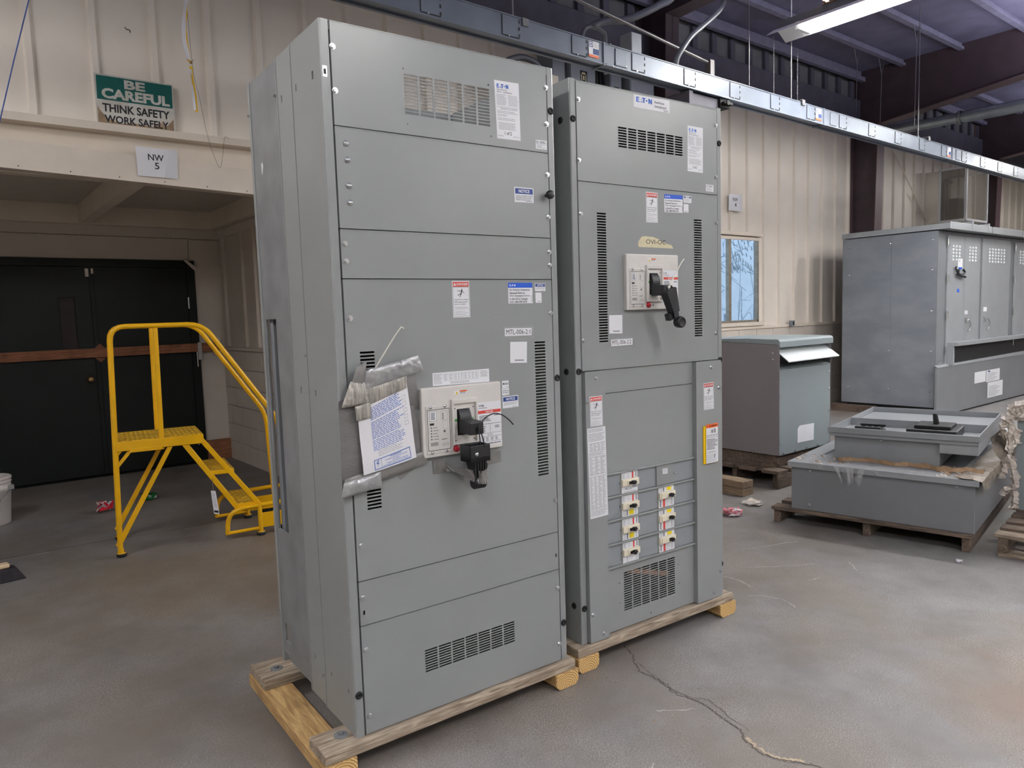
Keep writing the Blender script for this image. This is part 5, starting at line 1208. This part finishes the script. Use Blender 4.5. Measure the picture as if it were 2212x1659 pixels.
MB().box(8.585,8.66,3.55,3.6,1.205,1.285).build('box_body', M['box'], t, .004); MB().box(8.605,8.64,3.547,3.55,1.22,1.27).build('receptacle', M['ink'], t)

# ================================================================ right: enclosures, transformer, pallets
def dome(b, x, y, z, r=.019): b.lathe([(r,0),(r*.9,.006),(r*.55,.012),(0,.014)],(x,y,z),(0,-1,0),10)
LYF, LYB = 1.84, 3.08
def lineup(x0, x1, doors, label, side):
    t = thing('electrical_enclosure', label, 'cabinet', ((x0+x1)/2,(LYF+LYB)/2,.11), base=((x0+x1)/2,(LYF+LYB)/2,.11))
    MB().box(x0,x1,LYF,LYB,.12,2.38).build('cabinet_body', M['tank'], t, .004)
    MB().box(x0+.06,x1,LYF+.05,LYB-.05,.02,.12).build('base_channel', M['graydark'], t)
    if side:
        s = MB().box(x0-.004,x0,LYF+.01,2.41,.12,2.38).box(x0-.004,x0,2.416,LYB-.01,.12,2.38); s.build('side_panel', M['tankside'], t, .001)
        r = MB()
        for y in (1.9, 2.43, 2.98):
            for z in (.33,.85,1.37,1.89,2.27): r.lathe([(.012,0),(.009,.006),(0,.007)],(x0-.004,y,z),(-1,0,0),10)
        r.build('side_rivets', M['zinc'], t)
    for (a, c, nl, hinge, z1) in doors:
        d = MB().box(a,c,LYF-.02,LYF,.3,z1).build('door', M['tank2'], t, .004)
        b = MB(); w = .11*(nl-1) if nl > 3 else .2; cx = (a+c)/2-.01
        for i in range(nl):
            for j in range(5 if nl < 5 else 5): dome(b, cx-w/2+w*i/(nl-1), LYF-.02, 2.02+.043*j)
        b.build('louvre_bumps', M['xftop'], d)  # pale finish paints in the shiny highlights of the bumps
        if hinge:
            for z in (.85,1.31,1.78,2.24):
                MB().cyl((a-.012,LYF-.026,z-.05),(a-.012,LYF-.026,z+.05),.011,8).box(a,a+.045,LYF-.024,LYF-.02,z-.045,z+.045).build('hinge', M['zinc'], d)
    return t
g = lineup(9.08, 10.43, ((9.335,9.868,3,True,2.33),(9.88,10.40,3,False,2.33)), 'gray enclosure with two narrow doors and wide riveted side', True)
L = Label((9.655,2.04),(9.80,2.04),(9.80,1.90),(9.655,1.90),LYF-.02); L.rect(.1,.0,.9,.2,1,1).disc(.5,.6,.2,.25,2).build('pouch_sticker', [M['white'],M['blue'],M['paper']], g)
MB().box(9.62,9.66,LYF-.04,LYF-.02,1.86,1.9).tube(spline([(9.58,LYF-.03,1.93),(9.52,LYF-.05,1.9),(9.55,LYF-.06,1.85),(9.7,LYF-.05,1.83),(9.84,LYF-.04,1.86),(9.8,LYF-.03,1.9)],5),.012,8).tube([(9.55,LYF-.05,1.83),(9.82,LYF-.05,1.80)],.016,8).build('padlock_loop', M['black'], g)
MB().box(9.64,9.71,LYF-.0215,LYF-.02,1.6,1.645).build('blue_tape', M['blue'], g)
for x, lx in ((9.96,9.99),):
    MB().box(x-.05,x+.05,LYF-.0215,LYF-.02,1.305,1.355).build('paper_tag', M['paper'], g)
    MB().box(x-.05,x+.02,LYF-.035,LYF-.02,1.19,1.26).tube(spline([(x,LYF-.05,1.23),(x+.05,LYF-.06,1.18),(x+.055,LYF-.05,1.1),(x+.02,LYF-.04,1.08)],5),.009,8).build('door_handle', M['zinc'], g)
g2 = lineup(10.44, 11.59, ((10.50,11.53,6,False,2.34),), 'gray enclosure with one wide louvred door and a silver handle', False)
MB().box(10.56,10.68,LYF-.0215,LYF-.02,1.33,1.39).build('paper_tag', M['paper'], g2)
MB().box(10.55,10.62,LYF-.035,LYF-.02,1.19,1.27).tube(spline([(10.62,LYF-.05,1.24),(10.68,LYF-.06,1.18),(10.69,LYF-.05,1.1),(10.65,LYF-.04,1.07)],5),.009,8).build('door_handle', M['zinc'], g2)
sc = MB(); rs = random.Random(2)
for k in range(14):
    x, z = rs.uniform(10.6,11.2), rs.uniform(1.5,1.95); a = rs.uniform(0,3); sc.quad((x,LYF-.0206,z),(x+.03*math.cos(a),LYF-.0206,z+.03*math.sin(a)),(x+.03*math.cos(a),LYF-.0206,z+.03*math.sin(a)+.005),(x,LYF-.0206,z+.006))
sc.build('paint_scratches', M['fine'], g2)
g3 = lineup(11.60, 13.6, ((11.74,12.5,4,True,2.33),(12.52,13.3,4,False,2.33)), 'gray enclosure at the right frame edge with louvred hinged door', False)
def roof(x0, x1, label, g_):
    b = MB().box(x0,x1,1.70,LYB,2.39,2.46).box(x0,x1,1.692,1.7,2.385,2.475)
    b.build('roof_cap', M['tank2'], g_, .004)
roof(9.055, 10.42, '', g); roof(10.45, 11.58, '', g2); roof(11.62, 13.6, '', g3)
for x, gg in ((9.75,g),(10.3,g)): MB().box(x-.02,x+.02,1.685,1.8,2.40,2.51).build('roof_clip', M['tank2'], gg, .002)
tag(MB().box(8.95,9.2,1.9,3.2,0,.02+.0).box(8.97,9.12,2.6,3.3,.02,.09).build('wood_blocking', M['darkwood']), 'dark wooden blocking under the riveted gray enclosure', 'wood block')

# low compartment with slanting lip that stands against the doors
t = thing('control_enclosure', 'long low gray compartment with grille and shelf in front of the louvred doors', 'cabinet', (11.,1.75,0), base=(11.,1.75,0))
CX0, CX1, CY = 9.0, 13.4, 1.79
MB().box(CX0,CX1,CY,LYF-.022,.02,.645).build('cabinet_body', M['tank'], t, .003)
MB().hexa([(CX0,CY-.006,.645),(CX1,CY-.006,.645),(CX1,CY+.03,.70),(CX0,CY+.03,.665)],[(CX0,CY-.004,.65),(CX1,CY-.004,.65),(CX1,CY+.03,.71),(CX0,CY+.03,.675)]).build('slanted_lip', M['tank2'], t)
gr = MB()
for k in range(98):
    x = 9.08+k*.044; z = .672+(x-9.)*.012
    gr.box(x,x+.02,CY+.022,CY+.028,z,z+.03+(x-9.)*.012)
gr.build('grille', M['lidgray'], t)
MB().box(9.36,CX1,CY-.1,LYF-.022,.905,.955).box(9.36,9.4,CY-.05,LYF-.022,.66,.905).build('top_shelf', M['tank2'], t, .003)
MB().box(9.4,CX1,LYF-.03,LYF-.022,.66,.905).build('recess_shade', M['graydark'], t)  # dark sheet stands in for the shade in the opening
for (x0,x1,z0,z1,k) in ((10.22,10.62,.345,.50,0),(10.64,11.15,.33,.50,1),(10.70,11.28,.10,.32,2)):
    b = MB(); P = lambda u,v: (x0+(x1-x0)*u, CY-.002, z0+(z1-z0)*v)
    b.quad(P(0,0),P(1,0),P(1,1),P(0,1),0)
    Q = lambda u,v: (x0+(x1-x0)*u, CY-.003, z0+(z1-z0)*v)
    if k:
        for j in range(7): b.quad(Q(.08,.1+.1*j),Q(.6+.3*((j*7)%3)/3,.1+.1*j),Q(.6+.3*((j*7)%3)/3,.13+.1*j),Q(.08,.13+.1*j),1)
        if k == 1: b.quad(Q(.08,.82),Q(.3,.82),Q(.22,.96),Q(.16,.96),2)
    b.build('paper_label', [M['white'],M['fine'],M['navy']], t)

# dry-type transformer on a pallet
TX, TY, TW, TD = 4.43, 1.19, .82, .8
t = thing('transformer_cabinet', 'gray transformer cabinet with pale slanted rain hood', 'transformer', (TX+TW/2,TY+TD/2,.17), base=(TX+TW/2,TY+TD/2,.17))
MB().box(TX,TX+.006,TY,TY+TD,.25,1.20).box(TX+.006,TX+TW,TY+TD-.006,TY+TD,.25,1.2).box(TX+TW-.006,TX+TW,TY,TY+TD,.25,1.2).build('side_panel', M['xfside'], t, .003)
MB().box(TX+.006,TX+TW-.01,TY,TY+.006,.25,.965).hexa([(TX+.006,TY+.006,.965),(TX+TW-.01,TY+.006,.965),(TX+TW-.01,TY+.09,.99),(TX+.006,TY+.09,.99)],[(TX+.006,TY,.97),(TX+TW-.01,TY,.97),(TX+TW-.01,TY+.09,1.0),(TX+.006,TY+.09,1.0)]).build('front_panel', M['xffront'], t, .003)
MB().box(TX+.01,TX+TW-.01,TY+.09,TY+.1,.95,1.18).build('vent_shade', M['graydark'], t)  # dark panel painted in place of shade behind the vent gap
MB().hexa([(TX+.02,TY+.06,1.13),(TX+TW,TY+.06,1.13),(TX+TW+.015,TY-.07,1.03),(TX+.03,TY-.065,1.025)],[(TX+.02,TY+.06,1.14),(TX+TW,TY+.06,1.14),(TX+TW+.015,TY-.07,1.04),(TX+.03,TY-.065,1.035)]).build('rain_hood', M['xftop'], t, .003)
tp = MB(); pr = [(TY-.01,1.145),(TY-.01,1.2),(TY+.01,1.215),(TY+.3,1.222),(TY+TD+.02,1.215),(TY+TD+.02,1.2),(TY+.02,1.17)]
tp.prism([(TX-.008,y,z) for y,z in pr],(TW+.03,0,0)); tp.build('lid', M['xffront'], t, .008, seg=3)
MB().box(TX-.006,TX,TY+.02,TY+TD,1.19,1.215).build('side_flange', M['xfside'], t)
b = MB()
for y in (TY+.04,TY+.3,TY+.55): b.lathe([(.008,0),(.006,.005),(0,.006)],(TX-.006,y,1.2),(-1,0,0),8)
for z in (.35,.55,.75,.9): b.lathe([(.007,0),(.005,.005),(0,.006)],(TX+.02,TY,z),(0,-1,0),8); b.lathe([(.007,0),(.005,.005),(0,.006)],(TX+TW-.03,TY,z),(0,-1,0),8)
for z in (1.05,1.1): b.lathe([(.008,0),(.006,.005),(0,.006)],(TX,TY+.06,z),(-1,0,0),8)
for k in range(5): b.box(TX+.05+k*.18,TX+.06+k*.18,TY-.008,TY,.25,.27); b.box(TX-.008,TX,TY+.08+k*.16,TY+.09+k*.16,.25,.27)
b.build('panel_screws', M['zinc'], t)
k_ = MB()
for z in (.42,.80): k_.lathe([(.03,0),(.03,.0015),(.026,.0015),(.026,0)],(TX,TY+.52,z),(-1,0,0),20)
k_.build('knockout', M['xfside'], t)
MB().prism([(TX+.275,TY-.001,.325),(TX+.535,TY-.001,.32),(TX+.54,TY-.001,.465),(TX+.31,TY-.001,.47),(TX+.275,TY-.001,.445)],(0,-.001,0)).build('blank_sticker', M['white'], t)
MB().box(TX+.02,TX+TW,TY+.05,TY+.1,.17,.25).box(TX+.03,TX+.09,TY+.04,TY+TD,.17,.25).box(TX+TW-.1,TX+TW-.03,TY+.04,TY+TD,.17,.25).build('base_rail', M['darkwood'], t)
def pallet(label, loc, rot, lx, ly, h=.13, stringers=3, slats=8, m='darkwood', m2='darkwood', th=.02, over=.0):
    """slats along local y, stringers along local x"""
    t = thing('wooden_pallet', label, 'pallet', (loc[0],loc[1],0), rot)
    for k in range(stringers):
        y = k*(ly-.045)/(stringers-1); MB().box(0,lx,y,y+.045,th,h-th).build('stringer', M[m2], t, .003)
    for k in range(slats):
        x = k*(lx-.1)/(slats-1); MB().box(x,x+.1,-over,ly+over,h-th,h).build('deck_board', M[m+'_y'], t, .003)
    for k in range(3):
        x = k*(lx-.1)/2; MB().box(x,x+.1,0,ly,0,th).build('bottom_board', M[m], t, .003)
    return t
pl = thing('wooden_pallet', 'dark weathered pallet under the transformer cabinet', 'pallet', (4.85,1.6,0), base=(4.85,1.6,0))
for y in (1.16,1.55,1.9): MB().box(4.36,5.36,y,y+.045,.0,.12).build('stringer', M['darkwood'], pl, .003)
for k in range(7): MB().box(4.36+.145*k,4.36+.145*k+.09,1.12,2.05,.12,.147).build('deck_board', M['darkwood_y'], pl, .003)
for k in range(4): MB().box(4.31,4.36,1.12+.22*k,1.12+.22*k+.16,.118,.147).build('deck_end', M['darkwood'], pl, .003)
MB().box(4.30,5.36,1.12,1.135,.0,.118).build('side_board', M['darkwood'], pl, .003)
MB().box(4.42,5.25,1.24,1.9,.147,.17).build('shim_board', M['darkwood'], pl, .002)
tm = MB().box(3.905,4.045,1.18,2.18,0,.0592).box(3.907,4.043,1.18,2.18,.0608,.12)
tag(tm.build('timber_block', M['timber_y'], None, .006), 'square timber block on the floor beside the farther cabinet', 'timber')

# big shallow enclosure lying on a long pallet
BR = math.radians(10.4)
def loc2(px, py, x, y): return (px+math.cos(BR)*x-math.sin(BR)*y, py+math.sin(BR)*x+math.cos(BR)*y)
PX, PY = 3.70, -.50
pt = thing('wooden_pallet', 'long dark pallet under the big flat gray enclosure', 'pallet', (PX,PY,0), BR)
for y in (0,.55,1.125): MB().box(.0,2.35,y,y+.045,0,.088).build('stringer', M['darkwood'], pt, .004)
for k in range(13): MB().box(-.02+.185*k,-.02+.185*k+.11,-.01,1.18,.088,.112).build('deck_board', M['darkwood_y'], pt, .003)
bx = thing('flat_enclosure', 'big flat gray enclosure lying on a long pallet with debris on top', 'enclosure', (PX,PY,.112), BR)
y0, y1, lx = -.02, 1.05, 2.2
MB().box(.0,lx,y0,y1,.112,.425).build('tub', M['tank'], bx, .004)
fl = MB().slab(lambda u,w,d: (u,w,d),-.02,lx+.02,y0-.02,y1+.02,.438,.40,[(.34,1.75,.1,.95)]); fl.build('rim_flange', M['tank2'], bx, .003)
MB().box(.3,1.8,.08,.98,.426,.428).build('inner_floor', M['tank'], bx)
for y, z in ((.08,.385),(.93,.385),(.93,.15),(.62,.38)): MB().lathe([(.012,0),(.009,.006),(0,.007)],(0,y,z),(-1,0,0),10).build('rivet', M['tank2'], bx)
# plastic film scraps still stuck to the rim
b = MB(); r = random.Random(17)
for (yc, wd, n, lo) in ((.66,.09,14,.32),(.86,.07,4,.39),(.45,.12,5,.40)):
    for k in range(n):
        y = yc+r.uniform(-wd,wd); q = [Vector((-.024-r.uniform(0,.006), y, .44)), Vector((-.028-r.uniform(0,.01), y+r.uniform(.01,.03), .44)), Vector((-.03-r.uniform(0,.02), yc+(y-yc)*.6+r.uniform(-.02,.02), lo+r.uniform(0,.06))), Vector((-.026, yc+(y-yc)*.7, lo+r.uniform(0,.05)))]
        b.add(q,[(0,1,2,3)])
    b.quad((-.03,yc-wd,.4405),(.2,yc-wd*.6,.4405),(.2,yc+wd*.6,.4405),(-.03,yc+wd,.4405))
b.build('film_scraps', M['cleartape'], bx)
b = MB()
for k in range(150):
    big = k < 95
    x, y = (r.gauss(.14,.1), r.gauss(.08,.09)) if big else (r.uniform(0,.3), r.uniform(.7,1.04))
    x = min(max(x,-.01),.8); y = min(max(y,-.03),1.04); a = r.uniform(0,PI); s = r.uniform(.015,.05)
    b.add([(x,y,.439),(x+s*math.cos(a),y+s*math.sin(a),.441+r.uniform(0,.012)),(x+s*.6*math.cos(a+.5),y+s*.6*math.sin(a+.5),.440)],[(0,1,2)],k % 3)
o = b.build('debris', [M['dirt'],M['cardboard'],M['wrap']]); o['kind'] = 'stuff'; o['label'] = 'dry leaves and torn scraps scattered on the big flat enclosure'; o['category'] = 'debris'; o.location = (PX,PY,0); o.rotation_euler = (0,0,BR)
t = thing('cardboard_sheet', 'flattened brown cardboard strip on the big flat enclosure', 'cardboard', (PX,PY,.439), BR)
P = []; n = 26
b = MB(); V = []
for i in range(n+1):
    y = -.03+.83*i/n; w = .035+.02*math.sin(i*1.3)+.05*math.exp(-((y-.15)/.2)**2)
    for j in range(4): V.append((.20-w*(.5-j/3)+.02*math.sin(i*.7), y, .441+.022*math.sin(PI*j/3)*abs(math.sin(i*.9+j))+.004*j))
b.add(V,[(i*4+j,i*4+j+1,(i+1)*4+j+1,(i+1)*4+j) for i in range(n) for j in range(3)],0); b.build('sheet', M['cardboard'], t)
# drape of dusty film along the far rim
t = thing('film_drape', 'torn dusty plastic film draped over the right rim of the flat enclosure', 'plastic film', (PX,PY,.44), BR)
b = MB(); V = []; n = 40; r = random.Random(23)
for i in range(n+1):
    x = -.02+1.9*i/n
    for j in range(6):
        f = j/5; y = .07-.115*min(f*1.6,1)-r.uniform(0,.006); z = .4415+r.uniform(0,.008)-max(0,f-.55)*(.10+.09*r.random()+.03*math.sin(i*1.7))
        V.append((x+r.uniform(-.01,.01), y-(.012 if f > .55 else 0), z))
b.add(V,[(i*6+j,(i+1)*6+j,(i+1)*6+j+1,i*6+j+1) for i in range(n) for j in range(5)],0); b.build('film', M['film'], t)

# inner galvanised box and the shallow tray that rides on it
TR = math.radians(12.5)
t = thing('panel_tray', 'shallow gray cover tray with black switch, resting on the flat enclosure', 'tray', (3.93,-.45,.44), TR)
MB().box(.04,.9,.21,.84,.440,.605).build('support_box', M['lidgray'], t, .003)
tl, tw = 1.18, .86
b = MB().box(0,tl,0,tw,.598,.604)
for q in ((0,.006,0,tw),(tl-.006,tl,0,tw),(0,tl,0,.006),(0,tl,tw-.006,tw),(.50,.506,0,tw)): b.box(*q,.60,.658)
b.box(-.012,0,-.01,tw+.01,.622,.66)
b.build('tray', M['lidgray'], t, .002)
MB().box(.01,tl,.0,.21,.535,.598).build('deep_end', M['tank2'], t, .003)
MB().box(.506,tl-.01,.01,tw-.01,.616,.62).build('upper_deck', M['lidgray'], t)
MB().lathe([(.011,0),(.009,.006),(0,.007)],(.04,.55,.585),(-1,0,0),10).build('rivet', M['zinc'], t)
s = MB().box(.12,.42,.13,.42,.604,.66).build('switch_base', M['black'], t, .006)
MB().box(.16,.38,.17,.38,.66,.682).build('switch_cover', M['rubber'], s, .005)
MB().hexa([(.25,.25,.682),(.28,.25,.682),(.28,.285,.682),(.25,.285,.682)],[(.255,.265,.75),(.275,.265,.75),(.275,.29,.75),(.255,.29,.75)]).build('switch_handle', M['black'], s, .005)
b = MB()
for y in (.6,.64,.68,.72): b.box(.1,.36,y,y+.012,.62,.634)
b.box(.15,.165,.58,.74,.634,.65).box(.3,.315,.58,.74,.634,.65).box(.1,.36,.59,.72,.604,.615); b.build('terminal_frame', M['black'], t, .002)
MB().box(.2,.27,.04,.08,.6045,.606).build('sticker', M['white'], t)
L = MB().box(.62,.75,.36,.68,.6205,.6215,0).box(.64,.73,.38,.66,.6215,.622,1); L.build('rating_label', [M['white'],M['bprint']], t)
t = thing('rusty_block', 'rusty brick-like block at the far end of the flat enclosure', 'block', (*loc2(PX,PY,1.45,.12),.44), BR)
MB().box(.0,.35,.0,.16,.44,.48).box(.0,.35,.0,.16,.483,.52).build('block', M['rust'], t, .006)
ZO[t.name] = (0,0,.44)

# pallet and wrapped cabinet at the right edge of the frame
rp = thing('wooden_pallet', 'old splintered pallet at the right frame edge', 'pallet', (3.75,-.625,0), math.radians(8))
for y in (-1.0,-.5,-.05): MB().box(0,1.1,y,y+.05,.022,.108).build('stringer', M['darkwood'], rp, .004)
for k in range(7): MB().box(.165*k,.165*k+.1,-1.02,.02,.108,.13).build('deck_board', M['darkwood_y' if k else 'oldwood_y'], rp, .004)
for k in range(3): MB().box(.495*k,.495*k+.1,-1.0,.0,0,.022).build('bottom_board', M['oldwood_y'], rp, .003)
t = thing('wrapped_cabinet', 'gray cabinet in torn white film at the right frame edge', 'cabinet', (4.8,-.95,.13), base=(4.8,-.95,.13))
MB().box(4.4,5.3,-1.4,-.505,.13,.80).build('cabinet_body', M['xffront'], t, .004)
b = MB(); r = random.Random(29)
def strip(pts, w, n):
    """twisted, ragged strip of film hanging through the points (y, z)"""
    P = spline([(4.385, y, z) for y, z in pts], n); V = []
    for i, c in enumerate(P):
        tt = (P[min(i+1,len(P)-1)]-P[max(i-1,0)]).normalized(); nn = Vector((0,-tt.z,tt.y)); ww = w*(.6+.7*r.random())
        V += [c+nn*ww/2+Vector((r.uniform(-.012,.012),0,0)), c+Vector((-.012-r.uniform(0,.02),0,0)), c-nn*ww/2+Vector((r.uniform(-.012,.012),0,0))]
    b.add(V,[(i*3+j,(i+1)*3+j,(i+1)*3+j+1,i*3+j+1) for i in range(len(P)-1) for j in range(2)],0)
strip([(-.56,.80),(-.50,.775),(-.455,.72),(-.43,.665),(-.44,.60)],.05,6); strip([(-.58,.73),(-.50,.735),(-.455,.70)],.05,6)
strip([(-.475,.70),(-.47,.6),(-.48,.50)],.035,6); strip([(-.50,.48),(-.455,.43),(-.42,.33)],.06,6); strip([(-.47,.47),(-.50,.38),(-.515,.28)],.05,6)
strip([(-.50,.30),(-.51,.2),(-.505,.135)],.04,6); strip([(-.52,.27),(-.46,.25),(-.44,.22)],.04,5); strip([(-.48,.14),(-.54,.15)],.03,6)
strip([(-.56,.82),(-.49,.80),(-.46,.78)],.05,5); strip([(-.52,.66),(-.5,.62),(-.515,.56)],.05,5)
b.build('torn_film', M['wrap'], t)
b = MB(); V = []
for i in range(8):
    for j in range(5): V.append((4.37-.03*math.sin(i*.8+j), -.46+.10*(j/4)*(1-abs(i-2.5)/5)+.012*math.sin(i*2+j), .645-.03*i+.01*math.sin(j*2+i)))
b.add(V,[(i*5+j,(i+1)*5+j,(i+1)*5+j+1,i*5+j+1) for i in range(7) for j in range(4)],0); b.build('tan_film', M['film'], t)
